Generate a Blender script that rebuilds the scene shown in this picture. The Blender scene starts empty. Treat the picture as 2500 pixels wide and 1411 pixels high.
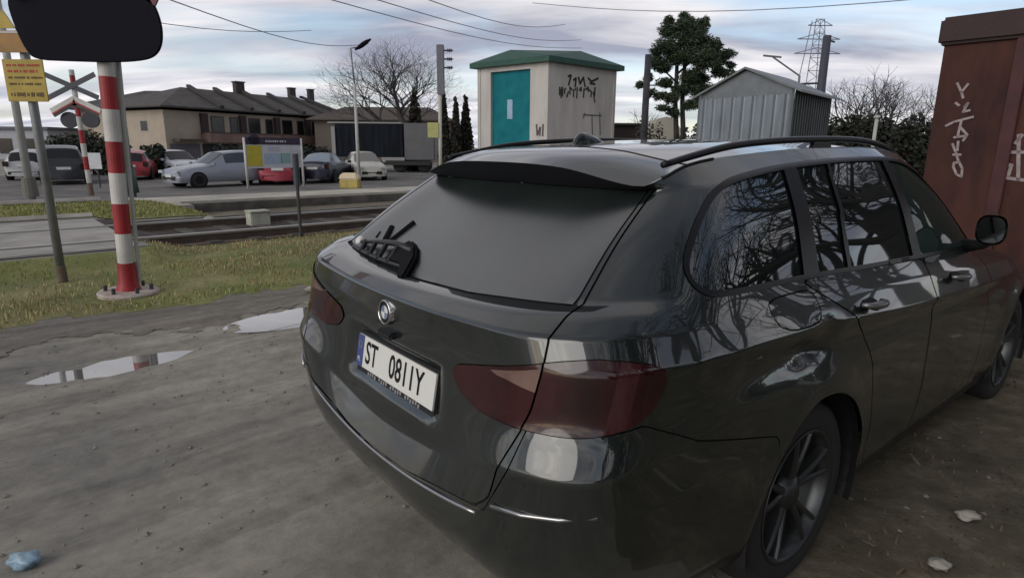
import bpy, bmesh, math, random
from mathutils import Vector, Matrix, noise as mnoise
sc = bpy.context.scene
COL = sc.collection
# ------------------------------------------------------------------ camera
CAMZ = 1.484
PITCH = math.radians(13.254); ROLL = math.radians(0.46)
FPX = 1465.0; PW = 2500.0; PH = 1411.0
_f = Vector((0, math.cos(PITCH), -math.sin(PITCH))); _r = Vector((1, 0, 0)); _u = _r.cross(_f)
_r2 = _r*math.cos(ROLL) + _u*math.sin(ROLL); _u2 = -_r*math.sin(ROLL) + _u*math.cos(ROLL)
cam_d = bpy.data.cameras.new('camera'); cam = bpy.data.objects.new('camera', cam_d); COL.objects.link(cam)
cam.matrix_world = Matrix(((_r2.x, _u2.x, -_f.x, 0), (_r2.y, _u2.y, -_f.y, 0), (_r2.z, _u2.z, -_f.z, CAMZ), (0, 0, 0, 1)))
cam_d.sensor_width = 36; cam_d.lens = 36*FPX/PW; cam_d.clip_end = 3000; cam_d.clip_start = 0.05
sc.camera = cam
# ------------------------------------------------------------------ world and sun
SUN_AZ = math.radians(-134); SUN_EL = math.radians(28)      # azimuth measured from +Y towards +X
wd = bpy.data.worlds.new('World'); sc.world = wd; wd.use_nodes = True
nt = wd.node_tree; nt.nodes.clear()
def N(tree, t, **k):
    n = tree.nodes.new(t)
    for a, b in k.items():
        if a == 'inp':
            for kk, vv in b.items(): n.inputs[kk].default_value = vv
        else: setattr(n, a, b)
    return n
out = N(nt, 'ShaderNodeOutputWorld'); bg = N(nt, 'ShaderNodeBackground'); bg.inputs[1].default_value = 0.12
sky = N(nt, 'ShaderNodeTexSky', sky_type='NISHITA', sun_disc=False, sun_elevation=SUN_EL, sun_rotation=SUN_AZ)
sky.air_density = 1.0; sky.dust_density = 1.5
tc = N(nt, 'ShaderNodeTexCoord')
sep = N(nt, 'ShaderNodeSeparateXYZ'); nt.links.new(tc.outputs['Generated'], sep.inputs[0])
# clouds live on a flat layer: project the direction on a plane overhead
addz = N(nt, 'ShaderNodeMath', operation='MAXIMUM'); addz.inputs[1].default_value = 0.0
nt.links.new(sep.outputs[2], addz.inputs[0])
addz2 = N(nt, 'ShaderNodeMath', operation='ADD'); addz2.inputs[1].default_value = 0.16
nt.links.new(addz.outputs[0], addz2.inputs[0])
dx = N(nt, 'ShaderNodeMath', operation='DIVIDE'); dy = N(nt, 'ShaderNodeMath', operation='DIVIDE')
nt.links.new(sep.outputs[0], dx.inputs[0]); nt.links.new(addz2.outputs[0], dx.inputs[1])
nt.links.new(sep.outputs[1], dy.inputs[0]); nt.links.new(addz2.outputs[0], dy.inputs[1])
cmb = N(nt, 'ShaderNodeCombineXYZ'); nt.links.new(dx.outputs[0], cmb.inputs[0]); nt.links.new(dy.outputs[0], cmb.inputs[1])
cn = N(nt, 'ShaderNodeTexNoise', inp={'Scale': 0.75, 'Detail': 6.0, 'Roughness': 0.55, 'Distortion': 0.4})
mp = N(nt, 'ShaderNodeMapping'); mp.inputs['Location'].default_value = (3.1, 1.2, 0.0); mp.inputs['Scale'].default_value = (0.7, 1.5, 1)
mp.inputs['Rotation'].default_value = (0, 0, 0.3)
nt.links.new(cmb.outputs[0], mp.inputs[0]); nt.links.new(mp.outputs[0], cn.inputs[0])
cover = N(nt, 'ShaderNodeValToRGB'); cover.color_ramp.elements[0].position = 0.30; cover.color_ramp.elements[1].position = 0.52
nt.links.new(cn.outputs['Fac'], cover.inputs[0])
cn2 = N(nt, 'ShaderNodeTexNoise', inp={'Scale': 1.15, 'Detail': 6.0, 'Roughness': 0.52, 'Distortion': 0.5})
mp2 = N(nt, 'ShaderNodeMapping'); mp2.inputs['Location'].default_value = (7.7, 0.4, 0.0); mp2.inputs['Scale'].default_value = (0.6, 1.7, 1)
nt.links.new(cmb.outputs[0], mp2.inputs[0]); nt.links.new(mp2.outputs[0], cn2.inputs[0])
shade = N(nt, 'ShaderNodeValToRGB')
e = shade.color_ramp.elements
e[0].position = 0.36; e[0].color = (2.2, 2.35, 2.95, 1); e[1].position = 0.62; e[1].color = (5.5, 5.35, 5.5, 1)
nt.links.new(cn2.outputs['Fac'], shade.inputs[0])
mix = N(nt, 'ShaderNodeMix', data_type='RGBA'); nt.links.new(cover.outputs[0], mix.inputs['Factor'])
# clear gaps: the sky texture itself, a little brightened haze near the horizon
nt.links.new(sky.outputs[0], mix.inputs[6]); nt.links.new(shade.outputs[0], mix.inputs[7])
# sky dimmed overhead and brightened low down, set for reflections and wall brightness
lo = N(nt, 'ShaderNodeMapRange'); lo.inputs[1].default_value = 0.04; lo.inputs[2].default_value = 0.75; lo.inputs[3].default_value = 1.14; lo.inputs[4].default_value = 0.55
nt.links.new(sep.outputs[2], lo.inputs[0])
vm = N(nt, 'ShaderNodeVectorMath', operation='SCALE'); nt.links.new(mix.outputs[2], vm.inputs[0]); nt.links.new(lo.outputs[0], vm.inputs['Scale'])
nt.links.new(vm.outputs[0], bg.inputs[0]); nt.links.new(bg.outputs[0], out.inputs[0])
sun_d = bpy.data.lights.new('sun', 'SUN'); sun_d.energy = 1.05; sun_d.angle = math.radians(50); sun_d.color = (1.0, 0.96, 0.9)
sun = bpy.data.objects.new('sun', sun_d); COL.objects.link(sun)
_sd = Vector((math.sin(SUN_AZ)*math.cos(SUN_EL), math.cos(SUN_AZ)*math.cos(SUN_EL), math.sin(SUN_EL)))
sun.rotation_euler = (-_sd).to_track_quat('-Z', 'Y').to_euler(); sun.location = (0, 0, 30)
sc.view_settings.view_transform = 'Standard'; sc.view_settings.look = 'None'
sc.view_settings.exposure = 0.46; sc.view_settings.gamma = 1
# ------------------------------------------------------------------ helpers
def ray(px, py): return _f + _r2*((px-PW/2)/FPX) - _u2*((py-PH/2)/FPX)
def gp(px, py, z=0.0):
    d = ray(px, py); return Vector((0, 0, CAMZ)) + d*((z-CAMZ)/d.z)
def at(px, py, Y):
    d = ray(px, py); return Vector((0, 0, CAMZ)) + d*(Y/d.y)
TR = math.radians(42.0)                    # direction of the railway
Tv = Vector((math.cos(TR), math.sin(TR), 0)); Ov = Vector((-math.sin(TR), math.cos(TR), 0))
def to(t, o, z=0.0): return Tv*t + Ov*o + Vector((0, 0, z))

MATS = {}
def mat(name, col, rough=0.6, metal=0.0, var=0.0, scale=4.0, spec=0.5, bump=0.0, bscale=30.0, col2=None, coat=0.0, detail=5.0, emit=None, stretch=None, coat_ior=1.5, ior=1.5):
    if name in MATS: return MATS[name]
    m = bpy.data.materials.new(name); m.use_nodes = True; t = m.node_tree; b = t.nodes['Principled BSDF']
    b.inputs['IOR'].default_value = ior; b.inputs['Roughness'].default_value = rough; b.inputs['Metallic'].default_value = metal
    b.inputs['Specular IOR Level'].default_value = spec; b.inputs['Coat Weight'].default_value = coat
    b.inputs['Coat Roughness'].default_value = 0.02; b.inputs['Coat IOR'].default_value = coat_ior
    c = (col[0], col[1], col[2], 1)
    co = N(t, 'ShaderNodeTexCoord')
    src = co.outputs['Object']
    if stretch:
        mm = N(t, 'ShaderNodeMapping'); mm.inputs['Scale'].default_value = stretch
        t.links.new(src, mm.inputs[0]); src = mm.outputs[0]
    if var > 0 or col2:
        n = N(t, 'ShaderNodeTexNoise', inp={'Scale': scale, 'Detail': detail, 'Roughness': 0.6})
        t.links.new(src, n.inputs[0])
        r = N(t, 'ShaderNodeValToRGB'); r.color_ramp.elements[0].position = 0.32; r.color_ramp.elements[1].position = 0.68
        c2 = col2 if col2 else [min(1, x*(1+var)) for x in col]
        c1 = col if col2 else [x*(1-var) for x in col]
        r.color_ramp.elements[0].color = (c1[0], c1[1], c1[2], 1); r.color_ramp.elements[1].color = (c2[0], c2[1], c2[2], 1)
        t.links.new(n.outputs['Fac'], r.inputs[0]); t.links.new(r.outputs[0], b.inputs['Base Color'])
    else: b.inputs['Base Color'].default_value = c
    if bump > 0:
        n2 = N(t, 'ShaderNodeTexNoise', inp={'Scale': bscale, 'Detail': 6.0, 'Roughness': 0.65}); t.links.new(src, n2.inputs[0])
        bp = N(t, 'ShaderNodeBump', inp={'Strength': bump, 'Distance': 0.02}); t.links.new(n2.outputs['Fac'], bp.inputs['Height'])
        t.links.new(bp.outputs[0], b.inputs['Normal'])
    if emit: b.inputs['Emission Color'].default_value = (*emit, 1); b.inputs['Emission Strength'].default_value = 1
    MATS[name] = m; return m
def tag(o, label=None, cat=None, group=None, kind=None):
    if label: o['label'] = label
    if cat: o['category'] = cat
    if group: o['group'] = group
    if kind: o['kind'] = kind
    return o
def thing(name, label, cat, loc=(0, 0, 0), rz=0.0, group=None):
    o = bpy.data.objects.new(name, None); COL.objects.link(o); o.location = loc; o.rotation_euler = (0, 0, rz)
    o.empty_display_size = 0.2
    return tag(o, label, cat, group)
class MB:
    def __init__(s): s.v = []; s.f = []
    def add(s, vs, fs):
        o = len(s.v); s.v += [tuple(x) for x in vs]; s.f += [tuple(i+o for i in f) for f in fs]; return s
    def box(s, c, d, rz=0.0, taper=1.0):
        x, y, z = d[0]/2, d[1]/2, d[2]/2; cs, sn = math.cos(rz), math.sin(rz); vs = []
        for k in (-1, 1):
            t = taper if k > 0 else 1.0
            for a, b in ((-1, -1), (1, -1), (1, 1), (-1, 1)):
                px, py = a*x*t, b*y*t; vs.append((c[0]+px*cs-py*sn, c[1]+px*sn+py*cs, c[2]+k*z))
        return s.add(vs, [(3, 2, 1, 0), (4, 5, 6, 7), (0, 1, 5, 4), (1, 2, 6, 5), (2, 3, 7, 6), (3, 0, 4, 7)])
    def tube(s, p0, p1, r0, r1=None, n=8, caps=True):
        r1 = r0 if r1 is None else r1
        return s.path([p0, p1], [r0, r1], n, caps)
    def path(s, pts, rad, n=8, caps=True):
        pts = [Vector(p) for p in pts]
        if not isinstance(rad, (list, tuple)): rad = [rad]*len(pts)
        d0 = (pts[1]-pts[0]).normalized(); ref = Vector((0, 0, 1)) if abs(d0.z) < 0.9 else Vector((1, 0, 0))
        a = d0.cross(ref).normalized(); vs = []
        for i, p in enumerate(pts):
            d = (pts[min(i+1, len(pts)-1)]-pts[max(i-1, 0)]).normalized()
            a = (a-d*a.dot(d)).normalized(); b = d.cross(a)
            for k in range(n):
                w = 2*math.pi*k/n; vs.append(p+(a*math.cos(w)+b*math.sin(w))*rad[i])
        fs = [(i*n+k, i*n+(k+1) % n, (i+1)*n+(k+1) % n, (i+1)*n+k) for i in range(len(pts)-1) for k in range(n)]
        if caps: fs += [tuple(range(n-1, -1, -1)), tuple((len(pts)-1)*n+k for k in range(n))]
        return s.add(vs, fs)
    def prism(s, poly, fn, d0, d1):
        """poly of 2d points; fn(a, b, d) gives the 3d point; extruded from d0 to d1"""
        n = len(poly); vs = [fn(a, b, d0) for a, b in poly]+[fn(a, b, d1) for a, b in poly]
        return s.add(vs, [tuple(range(n)), tuple(range(2*n-1, n-1, -1))]+[(i, n+i, n+(i+1) % n, (i+1) % n) for i in range(n)])
    def lathe(s, prof, fn, n=32, closed=False):
        """prof list of (r, h); fn(x, y, h)"""
        vs = []
        for r, h in prof:
            for k in range(n):
                w = 2*math.pi*k/n; vs.append(fn(r*math.cos(w), r*math.sin(w), h))
        m = len(prof)
        return s.add(vs, [(i*n+k, i*n+(k+1) % n, ((i+1) % m)*n+(k+1) % n, ((i+1) % m)*n+k) for i in range(m if closed else m-1) for k in range(n)])
    def build(s, name, m, parent=None, smooth=False, bevel=0.0, solid=0.0, recalc=True):
        me = bpy.data.meshes.new(name); me.from_pydata(s.v, [], s.f); me.update()
        if recalc or bevel:
            bm = bmesh.new(); bm.from_mesh(me); bmesh.ops.recalc_face_normals(bm, faces=bm.faces)
            if bevel: bmesh.ops.bevel(bm, geom=[e for e in bm.edges if e.is_manifold and e.calc_face_angle(0) > 0.5], offset=bevel, segments=2, affect='EDGES', clamp_overlap=True)
            bm.to_mesh(me); bm.free()
        for q in (m if isinstance(m, (list, tuple)) else [m]): me.materials.append(q)
        if smooth: me.shade_smooth()
        o = bpy.data.objects.new(name, me); COL.objects.link(o)
        if parent: o.parent = parent
        if solid:
            md = o.modifiers.new('solid', 'SOLIDIFY'); md.thickness = solid; md.offset = -1
        return o
def kids(o): return [c for c in bpy.data.objects if c.parent == o]
def dup(root, loc, rz=None, label=None, group=None, scale=None):
    r = root.copy(); COL.objects.link(r); r.location = loc
    if rz is not None: r.rotation_euler = (0, 0, rz)
    if label: r['label'] = label
    if group: r['group'] = group
    if scale: r.scale = scale
    def rec(a, b):
        for ch in list(a.children):
            c = ch.copy(); COL.objects.link(c); c.parent = b; rec(ch, c)
    rec(root, r); return r
def text_mesh(txt, size, bold=0.0, xs=1.0, align='CENTER', extrude=0.0):
    """letters as plain triangles, in the xy plane, centred"""
    cu = bpy.data.curves.new('letters', 'FONT'); cu.body = txt; cu.size = size; cu.offset = bold; cu.align_x = align; cu.align_y = 'CENTER'
    cu.extrude = extrude; cu.resolution_u = 3
    o = bpy.data.objects.new('letters', cu); COL.objects.link(o)
    bpy.context.view_layer.update()
    dg = bpy.context.evaluated_depsgraph_get(); me = bpy.data.meshes.new_from_object(o.evaluated_get(dg))
    vs = [(v.co.x*xs, v.co.y, v.co.z) for v in me.vertices]; fs = [tuple(p.vertices) for p in me.polygons]
    bpy.data.objects.remove(o); bpy.data.curves.remove(cu); bpy.data.meshes.remove(me)
    return vs, fs
# ------------------------------------------------------------------ ground, road, railway, platform
def to_uv(x, y): return x*Tv.x+y*Tv.y, x*Ov.x+y*Ov.y
def smooth01(a, b, x):
    x = max(0.0, min(1.0, (x-a)/(b-a))); return x*x*(3-2*x)
PUD = [(.55, 4.83, .50, .36, .038), (2.10, 5.14, .46, .21, .032), (-1.2, 5.6, 0.9, 0.10, .018)]
def terrain(t, o):
    z = 0.0
    w = smooth01(6.6, 5.6, o)
    if w > 0 and -60 < t < 60:
        z += w*(.022*mnoise.noise(Vector((t*.5, o*1.6, 0)))+.012*mnoise.noise(Vector((t*1.6, o*4.0, 5)))+.008*mnoise.noise(Vector((t*6, o*11, 9)))+.004*mnoise.noise(Vector((t*15, o*22, 3))))
        for oc, d in ((3.2, .018), (4.75, .022)): z -= w*d*math.exp(-((o-oc-.15*math.sin(t*.4))/.22)**2)*smooth01(3.5, 1.0, t)
    for pt, po, a, b, d in PUD:
        r = ((t-pt)/a)**2+((o-po)/b)**2
        if r < 6: z -= d*math.exp(-r*.7); z += .010*math.exp(-r*.35)*mnoise.noise(Vector((t*9, o*14, 11)))
    if 6.0 < o < 10.2: z += .05*math.sin((o-6.0)/4.2*math.pi)*(.7+.5*mnoise.noise(Vector((t*.6, o, 2))))*smooth01(1.2, 2.2, t)
    dit = smooth01(3.6, 4.6, t)
    z += dit*(-.30*smooth01(13.2, 14.3, o))+(1-dit)*(-.30*smooth01(19.5, 26, o))+.125*smooth01(2.3, 1.7, t)*smooth01(8.4, 9.3, o)*smooth01(15.2, 13.4, o)
    return z
def lines(spec):
    o = []
    for a, b, n in spec: o += [a+(b-a)*i/n for i in range(n)]
    return o+[spec[-1][1]]
def sheet(name, ts, os_, m, dz=0.0, keep=None, kind='structure', label=None):
    mb = MB(); idx = {}
    for i, t in enumerate(ts):
        for j, o in enumerate(os_): idx[(i, j)] = len(mb.v); mb.v.append(tuple(to(t, o, terrain(t, o)+dz)))
    for i in range(len(ts)-1):
        for j in range(len(os_)-1):
            tc_, oc_ = (ts[i]+ts[i+1])/2, (os_[j]+os_[j+1])/2
            if keep is None or keep(tc_, oc_): mb.f.append((idx[(i, j)], idx[(i+1, j)], idx[(i+1, j+1)], idx[(i, j+1)]))
    ob = mb.build(name, m, smooth=True, recalc=False); ob['kind'] = kind
    if label: ob['label'] = label
    return ob
def mud_mat(name, cols, wet=0.0, rot=TR, sx=(0.30, 2.4, 1), sc2=10.0, bump=.5):
    m = bpy.data.materials.new(name); m.use_nodes = True; t = m.node_tree; b = t.nodes['Principled BSDF']
    co = N(t, 'ShaderNodeTexCoord'); mp_ = N(t, 'ShaderNodeMapping'); mp_.vector_type = 'TEXTURE'
    mp_.inputs['Rotation'].default_value = (0, 0, rot); mp_.inputs['Scale'].default_value = (1/sx[0], 1/sx[1], 1)
    t.links.new(co.outputs['Object'], mp_.inputs[0])
    n1 = N(t, 'ShaderNodeTexNoise', inp={'Scale': 1.6, 'Detail': 8.0, 'Roughness': 0.62, 'Distortion': 0.3}); t.links.new(mp_.outputs[0], n1.inputs[0])
    n2 = N(t, 'ShaderNodeTexNoise', inp={'Scale': sc2, 'Detail': 8.0, 'Roughness': 0.7}); t.links.new(co.outputs['Object'], n2.inputs[0])
    n3 = N(t, 'ShaderNodeTexNoise', inp={'Scale': 0.55, 'Detail': 4.0, 'Roughness': 0.6}); t.links.new(co.outputs['Object'], n3.inputs[0])
    r = N(t, 'ShaderNodeValToRGB'); el = r.color_ramp.elements
    el[0].position = .30; el[0].color = (*cols[0], 1); el[1].position = .70; el[1].color = (*cols[2], 1)
    e2_ = el.new(.5); e2_.color = (*cols[1], 1)
    a = N(t, 'ShaderNodeMix', data_type='FLOAT'); a.inputs[0].default_value = .38
    t.links.new(n1.outputs['Fac'], a.inputs[2]); t.links.new(n2.outputs['Fac'], a.inputs[3]); t.links.new(a.outputs[0], r.inputs[0])
    mx = N(t, 'ShaderNodeMix', data_type='RGBA', blend_type='MULTIPLY'); mx.inputs[0].default_value = .55
    r3 = N(t, 'ShaderNodeValToRGB'); r3.color_ramp.elements[0].position = .35; r3.color_ramp.elements[0].color = (.50, .51, .54, 1); r3.color_ramp.elements[1].position = .62; r3.color_ramp.elements[1].color = (1.28, 1.25, 1.18, 1)
    t.links.new(n3.outputs['Fac'], r3.inputs[0]); t.links.new(r.outputs[0], mx.inputs[6]); t.links.new(r3.outputs[0], mx.inputs[7]); t.links.new(mx.outputs[2], b.inputs['Base Color'])
    rr_ = N(t, 'ShaderNodeMapRange'); rr_.inputs[1].default_value = .35; rr_.inputs[2].default_value = .6; rr_.inputs[3].default_value = .95-.45*wet; rr_.inputs[4].default_value = .9
    t.links.new(n3.outputs['Fac'], rr_.inputs[0]); t.links.new(rr_.outputs[0], b.inputs['Roughness'])
    bp = N(t, 'ShaderNodeBump', inp={'Strength': bump, 'Distance': 0.03}); t.links.new(a.outputs[0], bp.inputs['Height']); t.links.new(bp.outputs[0], b.inputs['Normal'])
    b.inputs['Specular IOR Level'].default_value = .3
    MATS[name] = m; return m
M_MUD = mud_mat('mud', [(.098, .092, .080), (.235, .222, .193), (.38, .355, .305)], wet=.8)
M_VERGE = mud_mat('turf', [(.10, .14, .03), (.17, .18, .065), (.30, .26, .145)], rot=0, sx=(.8, .8, 1), bump=.8)
M_BALLAST = mud_mat('ballast', [(.030, .025, .021), (.062, .052, .045), (.12, .105, .095)], rot=0, sx=(1, 1, 1), sc2=30, bump=1.0)
M_ASPH = mud_mat('asphalt', [(.16, .155, .15), (.21, .205, .20), (.26, .25, .24)], rot=0, sx=(.6, .6, 1), sc2=40, bump=.2)
M_DIRT = mud_mat('trackside_dirt', [(.085, .075, .052), (.15, .135, .10), (.22, .20, .155)], rot=0, sx=(1, 1, 1), bump=.6)
M_LITTER = mud_mat('leafy_dirt', [(.055, .047, .033), (.115, .10, .072), (.24, .21, .15)], rot=0, sx=(2, 2, 1), sc2=9, bump=1.0)
M_CONC = mat('concrete', (.36, .34, .31), rough=.85, var=.25, scale=2.0, bump=.3, bscale=20)
M_CONCD = mat('dark_concrete', (.10, .095, .082), rough=.9, var=.4, scale=2.5, bump=.4, bscale=12)
ts = lines([(-900, -60, 14), (-60, -8, 26), (-8, 13, 150), (13, 60, 47), (60, 900, 14)])
os_ = lines([(-300, -40, 10), (-40, -3, 20), (-3, 7.2, 100), (7.2, 20, 116), (20, 30, 20), (30, 1500, 20)])
sheet('ground', ts, os_, M_MUD)
jit = lambda t, k, a=.22: a*mnoise.noise(Vector((t*1.1, k, 0)))+a*.6*mnoise.noise(Vector((t*3.7, k, 4)))
sheet('grass_verge', lines([(-3, 14, 140), (14, 70, 70)]), lines([(5.8, 10.3, 45)]), M_VERGE, .006, lambda t, o: o > 6.25+jit(t, 0) and o < 9.95+jit(t, 7, .12) and (t > 1.5+jit(o, 3) or (o < 9.2 and t > -.25-.5*max(0, 8.2-o)+jit(o, 3))), label='strip of dead and green grass beside the track')
sheet('ballast', lines([(1.62, 20, 92), (20, 160, 70)]), lines([(9.85, 14.4, 40)]), M_BALLAST, .022, lambda t, o: o < 13.3+jit(t, 3, .15) or t > 4.6)
sheet('trackside_strip', lines([(3.3, 30, 60), (30, 160, 40)]), lines([(13.2, 17.9, 24)]), M_DIRT, .008)
sheet('litter_strip', lines([(.6, 16, 110)]), lines([(-7, 2.4, 80)]), M_LITTER, .005, lambda t, o: o < 1.55+jit(t, 9, .35)-max(0, 3.4-t)*.55 and t > 1.2)
sheet('road', lines([(-9.5, 1.75, 60)]), lines([(6.9, 60, 110)]), M_ASPH, .014, lambda t, o: t < 1.72 and (t < 1.72-.9*max(0, 14.6-o) if False else True) and not (o > 14.5 and t > -2.2-.55*max(0, o-14.5)+1.3*smooth01(16.5, 14.5, o)) and (o > 9.2 or t < -.1-.5*max(0, 8.2-o)+jit(o, 4, .15)))
sheet('grass_island', lines([(-7, 4.6, 90)]), lines([(14.0, 20.2, 50)]), M_VERGE, .018, lambda t, o: o > 14.15+jit(t, 5, .1) and t > -1.95-.55*max(0, o-14.5)+1.3*smooth01(16.5, 14.5, o) and o < 19.0+jit(t, 6, .1) and t < 4.5-.3*max(0, o-15.5))
sheet('car_park', lines([(-40, 60, 100)]), lines([(19.2, 45, 40)]), mud_mat('car_park_asphalt', [(.10, .097, .093), (.145, .14, .135), (.19, .18, .17)], rot=0, sx=(.6, .6, 1), sc2=40, bump=.2), .010, lambda t, o: (t > -6.5 or o > 24) and (o > 19.3))
kb = MB(); P = [to(t, o, terrain(t, o)+.05) for t, o in ((1.75, 14.25), (-.4, 14.45), (-1.6, 15.0), (-2.3, 15.9), (-3.0, 17.2), (-4.0, 18.9), (-3.4, 19.15), (0, 19.2), (2.6, 19.25))]
kb.path(P, .07, n=6); kb.build('kerb', M_CONC)['kind'] = 'structure'
pf = MB()
pf.prism([(4.15, 17.75), (60, 17.75), (60, 19.6), (2.9, 19.6)], lambda a, b, d: tuple(to(a, b, d)), -.5, 0.02)
po_ = pf.build('platform', mud_mat('platform_slabs', [(.36, .34, .30), (.44, .42, .37), (.52, .495, .44)], rot=TR, sx=(.5, .5, 1), sc2=8, bump=.2)); po_['kind'] = 'structure'
pw = MB(); pw.prism([(4.12, 17.68), (60, 17.68), (60, 17.748), (4.12, 17.748)], lambda a, b, d: tuple(to(a, b, d)), -.5, -.05)
pw.build('platform_edge', M_CONCD)['kind'] = 'structure'
pw = MB(); pw.prism([(3.75, 17.0), (4.3, 17.0), (4.3, 17.66), (3.75, 17.66)], lambda a, b, d: tuple(to(a, b, d)), -.5, -.02); o_ = pw.build('end_block', mat('pale_concrete', (.30, .28, .25), rough=.9, var=.2), bevel=.03); tag(o_, 'pale concrete block at the end of the low platform', 'block')
sheet('wet_mud', lines([(-6, 9, 420)]), lines([(4.9, 6.6, 100)]), mud_mat('wet_mud_dark', [(.065, .06, .054), (.15, .138, .12), (.25, .228, .195)], wet=1.0), .004, lambda t, o: 5.45+jit(t, 12, .5)+.09*mnoise.noise(Vector((t*9, o*9, 6))) < o < 6.5)
# puddles
M_WATER = mat('puddle_water', (.13, .125, .115), rough=.02, spec=.9, coat=1.0, coat_ior=1.7)
for k, (pt, po, a, b, d) in enumerate(PUD):
    if k == 2: continue
    mb = MB(); n = 40; vs = [to(pt, po, 0)]
    zz = terrain(pt, po)+d*.50
    vs = [to(pt, po, zz)]+[to(pt+a*1.5*math.cos(6.2832*i/n), po+b*1.5*math.sin(6.2832*i/n), zz) for i in range(n)]
    o_ = mb.add(vs, [(0, i+1, (i+1) % n+1) for i in range(n)]).build('puddle', M_WATER); o_['kind'] = 'structure'
# railway
RA, RB = 10.11, 11.98
TRK = thing('railway_track', 'single railway track with rusty rails on dark ballast in front of the platform', 'railway track', tuple(to(2, 11.4)))
M_RAIL = mat('rail_steel', (.10, .075, .06), rough=.6, metal=.3, var=.3); M_RAILT = mat('rail_head', (.42, .40, .38), rough=.35, metal=.7)
def rel(v): return tuple(Vector(v)-to(2, 11.4))
for o0 in (RA, RB):
    r = MB(); r.prism([(-.07, -.04), (.07, -.04), (.07, -.0), (.02, .02), (.02, .13), (-.02, .13), (-.02, .02), (-.07, .0)], lambda a, b, d: rel(to(d, o0+a, b)), -40, 160)
    ro = r.build('rail', M_RAIL, TRK)
    r = MB(); r.prism([(-.038, .128), (.038, .128), (.038, .158), (.030, .164), (-.030, .164), (-.038, .158)], lambda a, b, d: rel(to(d, o0+a, b)), -40, 160); r.build('rail_head', M_RAILT, ro)
sl = MB(); M_SLP = mat('sleeper_concrete', (.075, .066, .06), rough=.9, var=.35, scale=3)
sl.prism([(-.13, -.06), (.13, -.06), (.10, .035), (-.10, .035)], lambda a, b, d: tuple(Tv*a+Ov*d+Vector((0, 0, b))), -1.35, 1.35)
s0 = sl.build('sleeper', M_SLP, TRK)
for k in range(70):
    s = s0 if k == 0 else s0.copy()
    if k: COL.objects.link(s); s.parent = TRK
    s.location = rel(to(2.1+.64*k, (RA+RB)/2, 0.0))
for nm, a, b, lb in (('a', 9.35, RA-.09, 'row of grey concrete slabs on the near side of the nearer rail at the crossing'), ('b', RA+.09, RB-.09, 'row of grey concrete slabs between the two rails at the crossing'), ('c', RB+.09, 13.35, 'row of grey concrete slabs on the far side of the farther rail at the crossing')):
    p = MB()
    for k in range(4): p.prism([(1.66-2.2*k, a), (1.66-2.2*k-2.17, a), (1.66-2.2*k-2.17, b), (1.66-2.2*k, b)], lambda x, y, d: tuple(to(x, y, d)), -.02, .150)
    tag(p.build('concrete_slab', mat('panel_concrete', (.30, .285, .26), rough=.85, var=.25, scale=1.5), bevel=.012), lb, 'slabs', 'concrete slabs of the level crossing')
dk = MB(); dk.prism([(1.75, 13.28), (60, 13.28), (60, 13.5), (1.75, 13.5)], lambda a, b, d: tuple(to(a, b, d)), -.3, .045)
tag(dk.build('cable_duct', M_CONCD, bevel=.01), 'long low grey concrete cable duct beyond the farther rail', 'cable duct')
dk = MB(); dk.prism([(1.8, 9.75), (8.2, 9.75), (8.2, 9.9), (1.8, 9.9)], lambda a, b, d: tuple(to(a, b, d)), -.1, .035)
tag(dk.build('edge_timber', mat('old_timber', (.10, .075, .055), rough=.9, var=.4, scale=3, stretch=(1, 8, 1)), bevel=.01), 'old brown timber lying along the grass edge of the track', 'timber')
# grass blades on the verge (countless)
def blades(name, n, gen, mats_, label, hmin, hmax, w, lean=.6, seed=1):
    rnd = random.Random(seed); vs = []; fs = []; mi = []
    for k in range(n):
        r = gen(rnd)
        if r is None: continue
        p, sc_ = r; h = rnd.uniform(hmin, hmax)*sc_; a = rnd.uniform(0, 6.283); l = rnd.uniform(.1, lean)*h; d = Vector((math.cos(a), math.sin(a), 0)); s = Vector((-d.y, d.x, 0))*w*rnd.uniform(.6, 1.3)
        i = len(vs); vs += [p-s, p+s, p+d*l*.45+Vector((0, 0, h*.6))+s*.7, p+d*l*.45+Vector((0, 0, h*.6))-s*.7, p+d*l+Vector((0, 0, h))]
        fs += [(i, i+1, i+2, i+3), (i+3, i+2, i+4)]; m_ = 0 if rnd.random() < gmix(p) else 1+(rnd.random() < .4)
        mi += [m_, m_]
    me = bpy.data.meshes.new(name); me.from_pydata([tuple(v) for v in vs], [], fs)
    for m_ in mats_: me.materials.append(m_)
    me.polygons.foreach_set('material_index', mi); o = bpy.data.objects.new(name, me); COL.objects.link(o); tag(o, label, None, None, 'stuff'); return o
M_BL = [mat('grass_green', (.20, .235, .05), rough=.8), mat('grass_straw', (.44, .37, .20), rough=.85), mat('grass_brown', (.30, .225, .125), rough=.85)]
def gmix(p):
    if to_uv(p.x, p.y)[1] > 13: return .7+.3*mnoise.noise(p*.7)
    return max(.05, min(.92, .72+2.1*mnoise.noise(Vector((p.x*.45, p.y*.6, 1.5)))-.24*(to_uv(p.x, p.y)[1]-7.3)))
def g_verge(r):
    t = -1.5+13*r.random()**1.2; o = 6.15+3.8*r.random()
    if o < 6.3+jit(t, 0) or o > 9.9+jit(t, 7, .12) or (t < 1.5 and (o > 9.1 or t < -.1-.5*max(0, 8.2-o))) or (t < 1.6 and o > 7.3 and r.random() < .6): return None
    c = mnoise.noise(Vector((t*1.5, o*1.8, 0)))
    if c < -.28 and r.random() < .8: return None
    return to(t, o, terrain(t, o)), .6+.9*max(0, c+.35)
blades('verge_grass', 42000, g_verge, M_BL, 'grass and dead stalks growing on the verge by the track', .012, .055, .005)
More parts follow.
